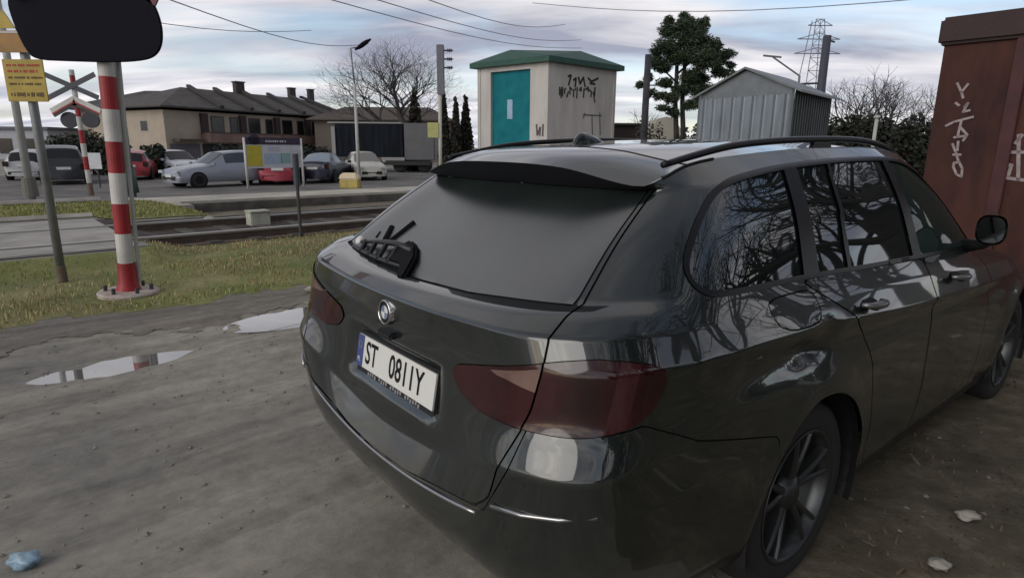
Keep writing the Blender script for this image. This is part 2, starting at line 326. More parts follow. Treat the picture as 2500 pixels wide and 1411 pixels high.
def g_island(r):
    t = -5+9*r.random(); o = 14.3+4.6*r.random()
    if not (t > -1.8-.55*max(0, o-14.5)+1.3*smooth01(16.5, 14.5, o) and t < 4.4-.3*max(0, o-15.5)): return None
    return to(t, o, terrain(t, o)), 1.0
blades('island_grass', 12000, g_island, M_BL, 'short grass on the island beyond the crossing', .04, .10, .010, seed=4)
def g_right(r):
    t = 1.6+11*r.random(); o = 1.6-6.5*r.random()
    if o > 1.3-max(0, 3.4-t)*.55: return None
    c = mnoise.noise(Vector((t*1.3, o*1.3, 20)))
    if c < .0 and r.random() < .85: return None
    return to(t, o, terrain(t, o)), .5+.8*max(0, c)
blades('dead_grass', 26000, g_right, [mat('leaf_brown', (.10, .078, .05), rough=.9), mat('leaf_straw', (.20, .165, .105), rough=.9), mat('leaf_olive', (.085, .085, .04), rough=.9)], 'dead grass and leaf litter on the dirt beside the estate car', .008, .035, .006, lean=2.6, seed=9)
rnd = random.Random(31); pv = MB()
for k in range(5200):
    t = -2.5+9*rnd.random(); o = 6.4-11*rnd.random()**1.1; r = .004+.011*rnd.random()**3
    if mnoise.noise(Vector((t*.9, o*1.4, 40))) < -.15 and rnd.random() < .8: continue
    c = to(t, o, terrain(t, o)+r*.25); a = rnd.random()*6.28
    P = [c+Vector((math.cos(a+i*1.2566)*r*rnd.uniform(.7, 1.4), math.sin(a+i*1.2566)*r*rnd.uniform(.7, 1.4), 0)) for i in range(5)]+[c+Vector((0, 0, r*rnd.uniform(.4, .9)))]
    pv.add(P, [(i, (i+1) % 5, 5) for i in range(5)])
tag(pv.build('gravel', mat('gravel_grey', (.12, .11, .10), rough=.9, col2=(.26, .24, .21), scale=40), recalc=False), 'loose grey gravel scattered over the mud', None, None, 'stuff')
# scraps on the ground
def lump(name, c, r, m, label, cat, seed, flat=.5, group=None):
    bm = bmesh.new(); bmesh.ops.create_icosphere(bm, subdivisions=3, radius=1.0); rnd = Vector((seed*3.1, seed*1.7, 0))
    for v in bm.verts:
        n = v.co.normalized(); k = 1+.45*mnoise.noise(n*1.6+rnd)+.2*mnoise.noise(n*4+rnd); v.co = Vector((n.x*r[0]*k, n.y*r[1]*k, n.z*r[2]*k))
    me = bpy.data.meshes.new(name); bm.to_mesh(me); bm.free(); me.materials.append(m); me.shade_smooth()
    o = bpy.data.objects.new(name, me); COL.objects.link(o); o.location = c; return tag(o, label, cat, group)
p = gp(65, 1378); lump('plastic_bag', (p.x, p.y, .02), (.055, .035, .03), mat('blue_plastic', (.22, .33, .42), rough=.35, var=.3, scale=20), 'crumpled pale blue plastic bag on the mud at bottom left', 'bag', 2)
p = gp(2362, 1268); lump('stone', (p.x, p.y, .02), (.045, .028, .018), mat('pale_stone', (.30, .285, .25), rough=.8, var=.2), 'pale flat stone on the dirt to the right of the rear wheel', 'stone', 5)
p = gp(2290, 1388); lump('stone', (p.x, p.y, .02), (.040, .03, .02), MATS['pale_stone'], 'pale lumpy stone at the bottom right edge of the dirt', 'stone', 8)
p = gp(762, 712); lump('stone', (p.x, p.y, .03), (.07, .05, .03), MATS['pale_stone'], 'pale stone at the grass edge left of the estate car', 'stone', 11)
# ------------------------------------------------------------------ the grey estate car
M_PAINT = mat('car_paint_dark_grey', (0.007, 0.0115, 0.0105), rough=0.34, metal=0.1, coat=1.0, coat_ior=1.78)
def add_dust(m):
    # road film: patchy dried mud low on the panels
    t = m.node_tree; b = t.nodes['Principled BSDF']; co = N(t, 'ShaderNodeTexCoord'); sp = N(t, 'ShaderNodeSeparateXYZ'); t.links.new(co.outputs['Object'], sp.inputs[0])
    r = N(t, 'ShaderNodeMapRange'); r.inputs[1].default_value = .18; r.inputs[2].default_value = .95; r.inputs[3].default_value = .85; r.inputs[4].default_value = .06; t.links.new(sp.outputs[2], r.inputs[0])
    n = N(t, 'ShaderNodeTexNoise', inp={'Scale': 5.0, 'Detail': 8.0, 'Roughness': .7}); t.links.new(co.outputs['Object'], n.inputs[0])
    q = N(t, 'ShaderNodeMapRange'); q.inputs[1].default_value = .38; q.inputs[2].default_value = .72; t.links.new(n.outputs['Fac'], q.inputs[0])
    k = N(t, 'ShaderNodeMath', operation='MULTIPLY'); t.links.new(r.outputs[0], k.inputs[0]); t.links.new(q.outputs[0], k.inputs[1])
    mx = N(t, 'ShaderNodeMix', data_type='RGBA'); mx.inputs[6].default_value = b.inputs['Base Color'].default_value; mx.inputs[7].default_value = (.040, .038, .031, 1)
    t.links.new(k.outputs[0], mx.inputs[0]); t.links.new(mx.outputs[2], b.inputs['Base Color'])
    w = N(t, 'ShaderNodeMapRange'); w.inputs[3].default_value = 1.0; w.inputs[4].default_value = .15; t.links.new(k.outputs[0], w.inputs[0]); t.links.new(w.outputs[0], b.inputs['Coat Weight'])
    c = N(t, 'ShaderNodeMapRange'); c.inputs[3].default_value = .015; c.inputs[4].default_value = .22; t.links.new(k.outputs[0], c.inputs[0]); t.links.new(c.outputs[0], b.inputs['Coat Roughness'])
    b.inputs['Specular IOR Level'].default_value = .25
add_dust(M_PAINT)
M_BLACK = mat('black_plastic', (0.012, 0.012, 0.013), rough=0.45)
M_GLOSSBLACK = mat('gloss_black', (0.008, 0.008, 0.01), rough=0.3, spec=.3)
M_GAP = mat('shut_line', (0.003, 0.003, 0.003), rough=0.9)
M_TYRE = mat('tyre_rubber', (0.016, 0.016, 0.017), rough=0.8, bump=0.2, bscale=60)
M_ALLOY = mat('alloy', (0.075, 0.08, 0.083), rough=0.35, metal=0.8)
M_CHROME = mat('chrome', (0.6, 0.6, 0.62), rough=0.12, metal=1.0)
M_INT = mat('cabin_fabric', (0.014, 0.014, 0.016), rough=0.9)
M_WHITE = mat('white_enamel', (0.62, 0.62, 0.60), rough=0.4)
def glass_mat(name, tint, alpha, rough=0.015, ior=1.5, dirt=0.0):
    if name in MATS: return MATS[name]
    m = bpy.data.materials.new(name); m.use_nodes = True; t = m.node_tree; b = t.nodes['Principled BSDF']
    b.inputs['Base Color'].default_value = (*tint, 1); b.inputs['Roughness'].default_value = rough; b.inputs['IOR'].default_value = ior
    b.inputs['Specular IOR Level'].default_value = 0.5
    tr = N(t, 'ShaderNodeBsdfTransparent'); tr.inputs[0].default_value = (*[min(1, 0.2+x*6) for x in tint], 1)
    mx = N(t, 'ShaderNodeMixShader'); mx.inputs[0].default_value = alpha
    fr = N(t, 'ShaderNodeFresnel'); fr.inputs[0].default_value = ior
    ad = N(t, 'ShaderNodeMath', operation='ADD'); ad.use_clamp = True; ad.inputs[1].default_value = alpha
    t.links.new(fr.outputs[0], ad.inputs[0]); t.links.new(ad.outputs[0], mx.inputs[0])
    t.links.new(tr.outputs[0], mx.inputs[1]); t.links.new(b.outputs[0], mx.inputs[2])
    t.links.new(mx.outputs[0], t.nodes['Material Output'].inputs[0])
    MATS[name] = m; return m
M_GLASS_DARK = glass_mat('tinted_glass', (0.008, 0.012, 0.012), 0.72, ior=2.3)
M_GLASS_GREEN = glass_mat('green_glass', (0.05, 0.09, 0.08), 0.20, ior=1.8)
M_GLASS_REAR = mat('dusty_tailgate_glass', (0.009, 0.014, 0.0125), rough=0.27, spec=1.0, var=0.5, scale=3.0, coat=0.0, ior=1.9)
def lens_mat(name, c1, c2):
    m = mat(name, c1, rough=0.12, spec=0.5, col2=c2, scale=6.0, coat=0.5); return m
M_LENS = lens_mat('red_lens', (0.012, 0.002, 0.0025), (0.038, 0.004, 0.005))
M_LENSP = lens_mat('pale_lens', (0.10, 0.055, 0.045), (0.19, 0.12, 0.10))

ROWS = [  # columns round the car (rear centre to front centre), rows from the sill up to the roof edge
 [(0,.16,.24),(0,.06,.30),(0,-.015,.42),(0,-.03,.505),(0,.015,.60),(0,.04,.78),(0,.05,.95),(0,.03,1.025),(0,.15,1.068),(0,.36,1.215),(0,.575,1.362),(0,.47,1.436)],
 [(.36,.16,.24),(.36,.065,.30),(.36,-.01,.42),(.36,-.02,.535),(.36,.02,.63),(.36,.045,.79),(.36,.055,.955),(.36,.04,1.03),(.36,.165,1.076),(.34,.375,1.22),(.33,.58,1.362),(.32,.49,1.425)],
 [(.62,.20,.24),(.66,.10,.30),(.68,.03,.44),(.69,.0,.60),(.69,-.005,.725),(.70,.045,.835),(.70,.07,.975),(.69,.085,1.045),(.655,.225,1.100),(.615,.40,1.235),(.575,.60,1.366),(.582,.565,1.378)],
 [(.78,.32,.24),(.82,.23,.30),(.85,.15,.45),(.87,.11,.62),(.875,.095,.74),(.86,.145,.845),(.85,.165,.985),(.82,.185,1.055),(.755,.30,1.112),(.70,.47,1.25),(.645,.655,1.375),(.60,.63,1.40)],
 [(.85,.55,.24),(.885,.48,.30),(.915,.42,.46),(.925,.40,.63),(.915,.40,.76),(.90,.40,.86),(.90,.40,.965),(.865,.42,1.045),(.825,.47,1.118),(.755,.64,1.26),(.685,.80,1.385),(.607,.74,1.437)],
 [(.87,1.1,.22),(.905,1.1,.30),(.93,1.1,.46),(.935,1.1,.63),(.925,1.1,.77),(.905,1.1,.87),(.915,1.1,.945),(.875,1.1,1.02),(.84,1.1,1.085),(.765,1.15,1.27),(.68,1.2,1.425),(.607,1.15,1.475)],
 [(.87,1.8,.20),(.90,1.8,.30),(.92,1.8,.46),(.92,1.8,.63),(.915,1.8,.77),(.91,1.8,.85),(.925,1.8,.89),(.885,1.8,.98),(.845,1.8,1.052),(.765,1.78,1.27),(.675,1.75,1.448),(.605,1.7,1.495)],
 [(.87,2.6,.19),(.90,2.6,.29),(.92,2.6,.45),(.92,2.6,.62),(.918,2.6,.75),(.912,2.6,.82),(.925,2.6,.86),(.888,2.6,.955),(.845,2.6,1.035),(.77,2.45,1.26),(.67,2.25,1.45),(.605,2.2,1.495)],
 [(.87,3.3,.18),(.90,3.3,.28),(.92,3.3,.44),(.922,3.3,.6),(.92,3.3,.72),(.912,3.3,.79),(.92,3.3,.835),(.89,3.3,.92),(.83,3.22,1.015),(.745,2.92,1.235),(.655,2.62,1.405),(.61,2.55,1.46)],
 [(.85,4.05,.20),(.89,4.05,.30),(.92,4.05,.44),(.925,4.05,.6),(.915,4.05,.7),(.90,4.05,.77),(.89,4.05,.82),(.85,4.05,.885),(.76,3.45,1.01),(.68,3.06,1.23),(.60,2.68,1.405),(.56,2.60,1.45)],
 [(.70,4.72,.22),(.76,4.72,.3),(.79,4.74,.42),(.79,4.72,.54),(.78,4.68,.64),(.77,4.62,.70),(.75,4.55,.745),(.68,4.45,.79),(.62,3.60,1.01),(.54,3.14,1.24),(.46,2.66,1.42),(.42,2.57,1.462)],
 [(.38,4.85,.2),(.40,4.90,.28),(.4,4.92,.4),(.40,4.91,.52),(.40,4.88,.62),(.4,4.85,.68),(.39,4.8,.73),(.37,4.7,.78),(.33,3.70,1.015),(.29,3.2,1.25),(.24,2.66,1.43),(.22,2.56,1.475)],
 [(0,4.88,.2),(0,4.93,.28),(0,4.95,.4),(0,4.94,.52),(0,4.91,.62),(0,4.88,.68),(0,4.83,.73),(0,4.73,.78),(0,3.73,1.015),(0,3.22,1.255),(0,2.66,1.435),(0,2.55,1.48)]]
def FY(y): return y if y < 1.9 else (1.9+(y-1.9)*.74 if y < 3.25 else 2.899+(y-3.25)*.98)
ROWS = [[(x, FY(y), z) for x, y, z in c] for c in ROWS]
FW = FY(4.06)
USEG = [10, 10, 12, 12, 20, 20, 16, 14, 14, 10, 6, 6]; VSEG = 9
BREAK = {3, 4, 6, 7, 8, 10}
def hermite(P, tt, i, w, m0, m1):
    h = tt[i+1]-tt[i]; w2 = w*w; w3 = w2*w
    return P[i]*(2*w3-3*w2+1)+m0*(h*(w3-2*w2+w))+P[i+1]*(-2*w3+3*w2)+m1*(h*(w3-w2))
def chord(P):
    t = [0.0]
    for a, b in zip(P, P[1:]): t.append(t[-1]+max(1e-4, (b-a).length)**0.5)
    return t
def tang(P, t, i, lo, hi):
    if i <= lo: return (P[i+1]-P[i])/(t[i+1]-t[i])
    if i >= hi: return (P[i]-P[i-1])/(t[i]-t[i-1])
    d0 = (P[i]-P[i-1])/(t[i]-t[i-1]); d1 = (P[i+1]-P[i])/(t[i+1]-t[i]); h0 = t[i]-t[i-1]; h1 = t[i+1]-t[i]
    return (d0*h1+d1*h0)/(h0+h1)
def eval_u(Q):                                   # Q: the points of one row round the car -> dense list
    P = [Vector((-Q[1].x, Q[1].y, Q[1].z))]+Q+[Vector((-Q[-2].x, Q[-2].y, Q[-2].z))]
    t = chord(P); out = []
    for i in range(len(Q)-1):
        m0 = tang(P, t, i+1, 0, len(P)-1); m1 = tang(P, t, i+2, 0, len(P)-1)
        for k in range(USEG[i]): out.append(hermite(P, t, i+1, k/USEG[i], m0, m1))
    out.append(Q[-1].copy()); return out
UPAR = [i+k/USEG[i] for i in range(12) for k in range(USEG[i])]+[12.0]
rows_u = [eval_u([Vector(ROWS[c][r]) for c in range(13)]) for r in range(12)]
VPAR = [i+k/VSEG for i in range(11) for k in range(VSEG)]+[11.0]
GV = []                                          # each vertex: (x, y, z, u, v)
segs = []; st = 0
for b in sorted(BREAK)+[11]: segs.append((st, b)); st = b
for ci in range(len(UPAR)):
    P = [rows_u[r][ci] for r in range(12)]; t = chord(P)
    for i in range(11):
        lo, hi = next(s for s in segs if s[0] <= i < s[1])
        m0 = tang(P, t, i, lo, hi); m1 = tang(P, t, i+1, lo, hi)
        for k in range(VSEG):
            p = hermite(P, t, i, k/VSEG, m0, m1); GV.append((p.x, p.y, p.z, UPAR[ci], i+k/VSEG))
    GV.append((P[11].x, P[11].y, P[11].z, UPAR[ci], 11.0))
NVv = len(VPAR)
GF = [(a*NVv+b, (a+1)*NVv+b, (a+1)*NVv+b+1, a*NVv+b+1) for a in range(len(UPAR)-1) for b in range(NVv-1)]
# ---- cutting by a signed function over (x, y, z, u, v)
def cut(faces, g, mask=None):
    vals = {}; cache = {}; ins = []; outs = []
    def val(i):
        if i not in vals:
            w = g(GV[i]); vals[i] = 1e-9 if w == 0 else w
        return vals[i]
    for f in faces:
        if mask and not all(mask(GV[i]) for i in f): outs.append(f); continue
        s = [val(i) for i in f]
        if all(x < 0 for x in s): ins.append(f); continue
        if all(x > 0 for x in s): outs.append(f); continue
        A = []; B = []; n = len(f)
        for k in range(n):
            i, j = f[k], f[(k+1) % n]; a, b = s[k], s[(k+1) % n]
            (A if a < 0 else B).append(i)
            if (a < 0) != (b < 0):
                e_ = (min(i, j), max(i, j))
                if e_ not in cache:
                    w = a/(a-b); GV.append(tuple(p+(q-p)*w for p, q in zip(GV[i], GV[j]))); cache[e_] = len(GV)-1
                A.append(cache[e_]); B.append(cache[e_])
        if len(A) > 2: ins.append(tuple(A))
        if len(B) > 2: outs.append(tuple(B))
    return ins, outs
def chaikin(p, n=2):
    for _ in range(n):
        q = []
        for a, b in zip(p, p[1:]+p[:1]): q += [(a[0]*.75+b[0]*.25, a[1]*.75+b[1]*.25), (a[0]*.25+b[0]*.75, a[1]*.25+b[1]*.75)]
        p = q
    return p
def sdpoly(poly):
    def fn(px, py):
        d = 1e9; s = 1.0; n = len(poly); j = n-1
        for i in range(n):
            ax, ay = poly[i]; bx, by = poly[j]; ex, ey = bx-ax, by-ay; wx, wy = px-ax, py-ay
            c = max(0.0, min(1.0, (wx*ex+wy*ey)/(ex*ex+ey*ey))); qx, qy = wx-ex*c, wy-ey*c; d = min(d, qx*qx+qy*qy)
            c1 = py >= ay; c2 = py < by; c3 = ex*wy > ey*wx
            if (c1 and c2 and c3) or (not c1 and not c2 and not c3): s = -s
            j = i
        return s*math.sqrt(d)
    return fn
side = lambda q: q[3] > 3.2 and q[3] < 10.2
rear = lambda q: q[3] < 3.6
POLY = dict(
    glass=[(-.3, 1.068), (0, 1.066), (.3, 1.073), (.5, 1.088), (.66, 1.100), (.570, 1.378), (.3, 1.376), (-.3, 1.376)],
    gate=[(-.3, .508), (0, .506), (.2, .516), (.4, .545), (.56, .575), (.615, .62), (.655, .74), (.70, .87), (.715, .97), (.712, 1.045), (.68, 1.108), (.592, 1.37), (.3, 1.52), (-.3, 1.52)],
    lamp=[(.40, .885), (.50, .915), (.77, .985), (.88, 1.005), (1.0, 1.015), (1.19, .985), (1.21, .93), (1.13, .862), (1.0, .842), (.89, .832), (.74, .825), (.475, .802)],
    pale=[(.50, .908), (.80, .980), (.80, .915), (.66, .925)],
    bumper=[(-.3, -.2), (-.3, .508), (0, .506), (.2, .516), (.4, .545), (.58, .575), (.66, .70), (.74, .826), (.89, .832), (1.0, .842), (1.13, .850), (1.35, .76), (1.75, .66), (1.75, -.2)],
    dlo=[(.60, 1.112), (.53, 1.125), (.505, 1.155), (.53, 1.20), (.66, 1.30), (.79, 1.372), (.95, 1.398), (1.2, 1.421), (1.55, 1.437), (1.85, 1.442), (2.2, 1.44), (2.42, 1.418), (2.62, 1.365), (3.17, 1.10), (3.215, 1.045), (3.15, 1.032), (2.6, 1.048), (1.8, 1.066), (1.1, 1.098)],
    pc=[(1.045, 1.0), (1.195, 1.5), (1.275, 1.5), (1.155, 1.0)],
    pd=[(1.36, 1.0), (1.50, 1.5), (1.528, 1.5), (1.40, 1.0)],
    pb=[(2.06, 1.0), (2.02, 1.5), (2.10, 1.5), (2.19, 1.0)],
    rdoor=[(1.06, 1.075), (1.30, .95), (1.42, .86), (1.52, .72), (1.56, .55), (1.60, .36), (1.64, .27), (2.20, .265), (2.21, .85), (2.185, 1.04), (1.8, 1.052), (1.1, 1.085)],
    fdoor=[(2.22, .265), (3.30, .255), (3.34, .6), (3.33, .85), (3.22, 1.01), (2.6, 1.036), (2.195, 1.041), (2.22, .85)],
    fuel=[(.80, 1.045), (.84, .965), (1.06, .955), (1.10, .97), (1.10, 1.04), (1.06, 1.055), (.84, 1.06)],
    hood=[(-.3, 3.70), (.35, 3.66), (.60, 3.56), (.74, 3.50), (.80, 3.62), (.82, 4.1), (.72, 4.42), (.4, 4.70), (-.3, 4.74)],
    head=[(.35, 4.80), (.36, 4.76), (.70, 4.48), (.78, 4.22), (.86, 4.18), (.86, 4.5), (.6, 4.86)])
for k, n_ in (('dlo', 2), ('fuel', 1), ('lamp', 1)): POLY[k] = chaikin(POLY[k], n_)
SD = {k: sdpoly(v) for k, v in POLY.items()}
for k in ('dlo', 'pb', 'pd', 'rdoor', 'fdoor'): SD[k] = sdpoly([(FY(a), b) for a, b in POLY[k]])
for k in ('hood', 'head'): SD[k] = sdpoly([(a, FY(b)) for a, b in POLY[k]])
S = GF; P_ = {}
for yc in (1.11, FW):                           # wheel arches
    _, S = cut(S, lambda q, yc=yc: math.hypot(q[1]-yc, q[2]-.325)-.385, side)
P_['glass'], S = cut(S, lambda q: SD['glass'](q[0], q[2]), lambda q: rear(q) and 7.6 < q[4] < 10.05)
P_['glass_gap'], S = cut(S, lambda q: SD['glass'](q[0], q[2])-.007, lambda q: rear(q) and 7.6 < q[4] < 10.05)
P_['spoiler_band'], S = cut(S, lambda q: q[0]-.60, lambda q: q[4] >= 9.99 and q[3] < 3.01)
P_['gate'], S = cut(S, lambda q: SD['gate'](q[0], q[2])+.003, rear)
P_['gate_gap'], S = cut(S, lambda q: SD['gate'](q[0], q[2])-.003, rear)
lampf = lambda q: SD['lamp'](q[0]+q[1], q[2])
lm = lambda q: q[3] < 4.4 and 3.5 < q[4] < 7.4
P_['lamp_in'], P_['gate'] = cut(P_['gate'], lampf, lm); P_['lamp_in_gap'], P_['gate'] = cut(P_['gate'], lambda q: lampf(q)-.0025, lm)
P_['lamp_pale'], P_['lamp_in'] = cut(P_['lamp_in'], lambda q: SD['pale'](q[0]+q[1], q[2])); P_['lamp_out'], S = cut(S, lampf, lm); P_['lamp_band'], P_['lamp_out'] = cut(P_['lamp_out'], lambda q: abs(q[0]+q[1]-1.055-.3*(q[2]-.93))-.035); P_['lamp_out_gap'], S = cut(S, lambda q: lampf(q)-.0025, lm)
P_['bumper'], S = cut(S, lambda q: SD['bumper'](q[0]+q[1], q[2])+.002, lambda q: q[3] < 5.3)
P_['bumper_gap'], S = cut(S, lambda q: SD['bumper'](q[0]+q[1], q[2])-.002, lambda q: q[3] < 5.3)
P_['valance'], P_['bumper'] = cut(P_['bumper'], lambda q: q[2]-.315)
dl = lambda q: side(q) and q[4] > 7.2 and q[3] < 9.2
W_, S = cut(S, lambda q: SD['dlo'](q[1], q[2]), dl); P_['trim'], S = cut(S, lambda q: SD['dlo'](q[1], q[2])-.016, dl)
for k in ('pc', 'pb'):
    a_, W_ = cut(W_, lambda q, k=k: SD[k](q[1], q[2])); P_['pillar_'+k] = a_
P_['bar'], W_ = cut(W_, lambda q: SD['pd'](q[1], q[2]))
P_['w_quarter'], W_ = cut(W_, lambda q: q[1]-(1.10+.19*(q[2]-1.0)/.45)); P_['w_rear'], P_['w_front'] = cut(W_, lambda q: q[1]-FY(2.08))
for k in ('rdoor', 'fdoor'):
    P_[k], S = cut(S, lambda q, k=k: SD[k](q[1], q[2])+.003, side); P_[k+'_gap'], S = cut(S, lambda q, k=k: SD[k](q[1], q[2])-.003, side)
P_['fuel'], S = cut(S, lambda q: SD['fuel'](q[1], q[2])+.0025, side); P_['fuel_gap'], S = cut(S, lambda q: SD['fuel'](q[1], q[2])-.0025, side)
P_['screen'], S = cut(S, lambda q: 9.25-q[3]+max(0, q[4]-10.9)*50, lambda q: q[4] >= 7.99 and q[3] > 8.5)
fr = lambda q: q[3] > 8.4 and q[4] > 6.0 and q[4] <= 8.001
P_['head'], S = cut(S, lambda q: SD['head'](q[0], q[1]), lambda q: q[3] > 8.4 and 5.0 < q[4] < 7.5)
P_['hood'], S = cut(S, lambda q: SD['hood'](q[0], q[1])+.003, fr); P_['hood_gap'], S = cut(S, lambda q: SD['hood'](q[0], q[1])-.003, fr)
P_['grille'], S = cut(S, lambda q: max(abs(q[0]-.17)-.13, abs(q[2]-.62)-.075), lambda q: q[3] > 10)
P_['sill'], S = cut(S, lambda q: q[2]-.262, lambda q: q[3] > 3)
P_['body'] = S
# ---- dents and recesses
def sstep(a, b, x):
    x = max(0.0, min(1.0, (x-a)/(b-a))); return x*x*(3-2*x)
def bulge(x, y, z, right, u=9, v=0):
    if 7 < v < 8 and u < 4: z += .013*min((v-7)*2, (8-v)*2)*(1-sstep(3.0, 4.0, u))
    if y < 0.3 and abs(x) < 0.5 and z < 1.0:                      # number plate recess
        d = max(abs(x)-.285, abs(z-.775)-.082); y += .03*(1-sstep(-.012, .016, d))
    if right and x > .6:
        for (cy, cz, ry, rz_, dep) in ((1.02, .865, .10, .035, .030), (.80, .87, .16, .05, .016), (.50, .925, .035, .022, .012), (.68, .90, .04, .02, .010), (1.13, .93, .07, .03, .012)):
            g = math.exp(-((y-cy)/ry)**2-((z-cz)/rz_)**2); x -= dep*g
        x += .004*mnoise.noise(Vector((y*7, z*9, 3)))*sstep(.35, .6, y)*sstep(1.5, 1.2, y)*sstep(.6, .75, z)*sstep(1.0, .9, z)
    for yc in (1.11, FW):                                       # arch lips stand proud
        if abs(x) > .7:
            r = math.hypot(y-yc, z-.325); x += math.copysign(.014*math.exp(-((r-.40)/.05)**2), x)
    return x, y, z
def car_part(name, keys, m, parent, sides=(1, -1), push=0.0, smooth=True, mats=None):
    vs = []; fs = []; idx = {}; mi = []
    for s in sides:
        for kn, k in enumerate(keys):
            for f in P_[k]:
                g = []
                for i in f:
                    key = (s if GV[i][0] > 1e-5 else 0, round(GV[i][0], 5), round(GV[i][1], 5), round(GV[i][2], 5))
                    if key not in idx:
                        x, y, z = bulge(GV[i][0]*s, GV[i][1], GV[i][2], s > 0, GV[i][3], GV[i][4]); idx[key] = len(vs); vs.append((x, y, z))
                    g.append(idx[key])
                q = []
                for a in g:
                    if a not in q: q.append(a)
                if len(q) > 2: fs.append(tuple(q if s > 0 else q[::-1])); mi.append(kn if mats else 0)
    me = bpy.data.meshes.new(name); me.from_pydata(vs, [], fs); me.update()
    if push:
        nr = [v.normal.copy() for v in me.vertices]
        for v, n_ in zip(me.vertices, nr): v.co -= n_*push
    for mm in (mats if mats else [m]): me.materials.append(mm)
    if mats: me.polygons.foreach_set('material_index', mi)
    if smooth: me.shade_smooth()
    o = bpy.data.objects.new(name, me); COL.objects.link(o); o.parent = parent
    return o
CAR = thing('estate_car', 'dark grey estate car with roof rails and dented rear wing parked in the foreground mud', 'car', (-0.434, 1.842, 0.0), -math.radians(50.944))
body = car_part('body', ['body'], M_PAINT, CAR)
car_part('shut_line', ['gate_gap', 'bumper_gap', 'rdoor_gap', 'fdoor_gap', 'fuel_gap', 'hood_gap', 'lamp_out_gap', 'lamp_in_gap', 'glass_gap'], M_GAP, CAR, push=.006)
gate = car_part('tailgate', ['gate'], M_PAINT, CAR)
car_part('rear_window', ['glass'], M_GLASS_REAR, gate, push=.002)
car_part('light_bar', ['spoiler_band'], mat('band_black', (.006, .006, .008), rough=.5, spec=.15), gate)
bump = car_part('rear_bumper', ['bumper'], M_PAINT, CAR)
car_part('valance', ['valance'], M_BLACK, bump)
car_part('fuel_flap', ['fuel'], M_PAINT, CAR, sides=(1,))
car_part('fuel_side_panel', ['fuel'], M_PAINT, CAR, sides=(-1,))
car_part('sill', ['sill'], M_BLACK, CAR)
car_part('windscreen', ['screen'], M_GLASS_GREEN, CAR)
car_part('bonnet', ['hood'], M_PAINT, CAR)
car_part('window_trim', ['trim', 'pillar_pc', 'pillar_pb', 'bar'], M_GLOSSBLACK, CAR, push=-.003)
car_part('grille', ['grille'], M_BLACK, CAR)
DOORS = {}
for s in (1, -1):
    car_part('tail_light', ['lamp_out'], M_LENS, CAR, sides=(s,), push=-.004)
    car_part('tail_light', ['lamp_in'], M_LENS, gate, sides=(s,), push=-.004)
    lp_ = car_part('tail_light', ['lamp_band'], mat('pinkish_lens', (.045, .011, .012), rough=.12, coat=.5), CAR, sides=(s,), push=-.004); lp_.name = 'lamp_strip'
    car_part('reversing_lamp', ['lamp_pale'], M_LENSP, gate, sides=(s,), push=-.004)
    car_part('headlight', ['head'], M_GLASS_GREEN, CAR, sides=(s,), push=-.004)
    car_part('quarter_window', ['w_quarter'], M_GLASS_DARK, CAR, sides=(s,), push=.004)
    for k, nm, w, g in (('rdoor', 'rear_door', 'w_rear', M_GLASS_DARK), ('fdoor', 'front_door', 'w_front', M_GLASS_GREEN)):
        d = car_part(nm, [k], M_PAINT, CAR, sides=(s,)); DOORS[(k, s)] = d
        car_part('window', [w], g, d, sides=(s,), push=.004)
# ---- roof: a patch between the roof edges
iD = sum(USEG[:3]); iJ = sum(USEG[:9]); NV1 = NVv-1
edge = [Vector(GV[c*NVv+NV1][:3]) for c in range(len(UPAR))]
mir = lambda p: Vector((-p.x, p.y, p.z))
bot = [mir(p) for p in edge[iD:0:-1]]+edge[:iD+1]
top = [mir(p) for p in edge[iJ:][:-1]]+edge[iJ:][::-1]
def resample(P, n):
    L = [0.0]
    for a, b in zip(P, P[1:]): L.append(L[-1]+(b-a).length)
    o = []; j = 0
    for i in range(n+1):
        s = L[-1]*i/n
        while j < len(P)-2 and L[j+1] < s: j += 1
        o.append(P[j].lerp(P[j+1], (s-L[j])/max(1e-6, L[j+1]-L[j])))
    return o
NX, NY = 40, 60
rt = edge[iD:iJ+1]; rt = resample(rt, NY); lf = [mir(p) for p in rt]; bot = resample(bot, NX); top = resample(top, NX)
rm = MB(); ids = []; vs = []
for j in range(NY+1):
    b = j/NY
    for i in range(NX+1):
        a = i/NX
        p = lf[j]*(1-a)+rt[j]*a + bot[i]*(1-b)+top[i]*b - (bot[0]*(1-a)*(1-b)+bot[-1]*a*(1-b)+top[0]*(1-a)*b+top[-1]*a*b)
        vs.append(p)
fs_gate = []; fs_roof = []
for j in range(NY):
    for i in range(NX):
        q = (j*(NX+1)+i, j*(NX+1)+i+1, (j+1)*(NX+1)+i+1, (j+1)*(NX+1)+i)
        (fs_gate if j < 8 else fs_roof).append(q)
MB().add(vs, fs_roof).build('roof', M_PAINT, CAR, smooth=True)
sp = MB().add(vs, fs_gate).build('spoiler', M_PAINT, gate, smooth=True)
seam = MB(); row = [vs[8*(NX+1)+i] for i in range(NX+1)]
seam.path([p+Vector((0, 0, -.002)) for p in row], .0045, n=6); seam.path([vs[j*(NX+1)+NX]+Vector((.002, 0, 0)) for j in range(9)], .0045, n=6); seam.path([vs[j*(NX+1)]-Vector((.002, 0, 0)) for j in range(9)], .0045, n=6); seam.build('roof_seam', M_GAP, CAR, smooth=True)
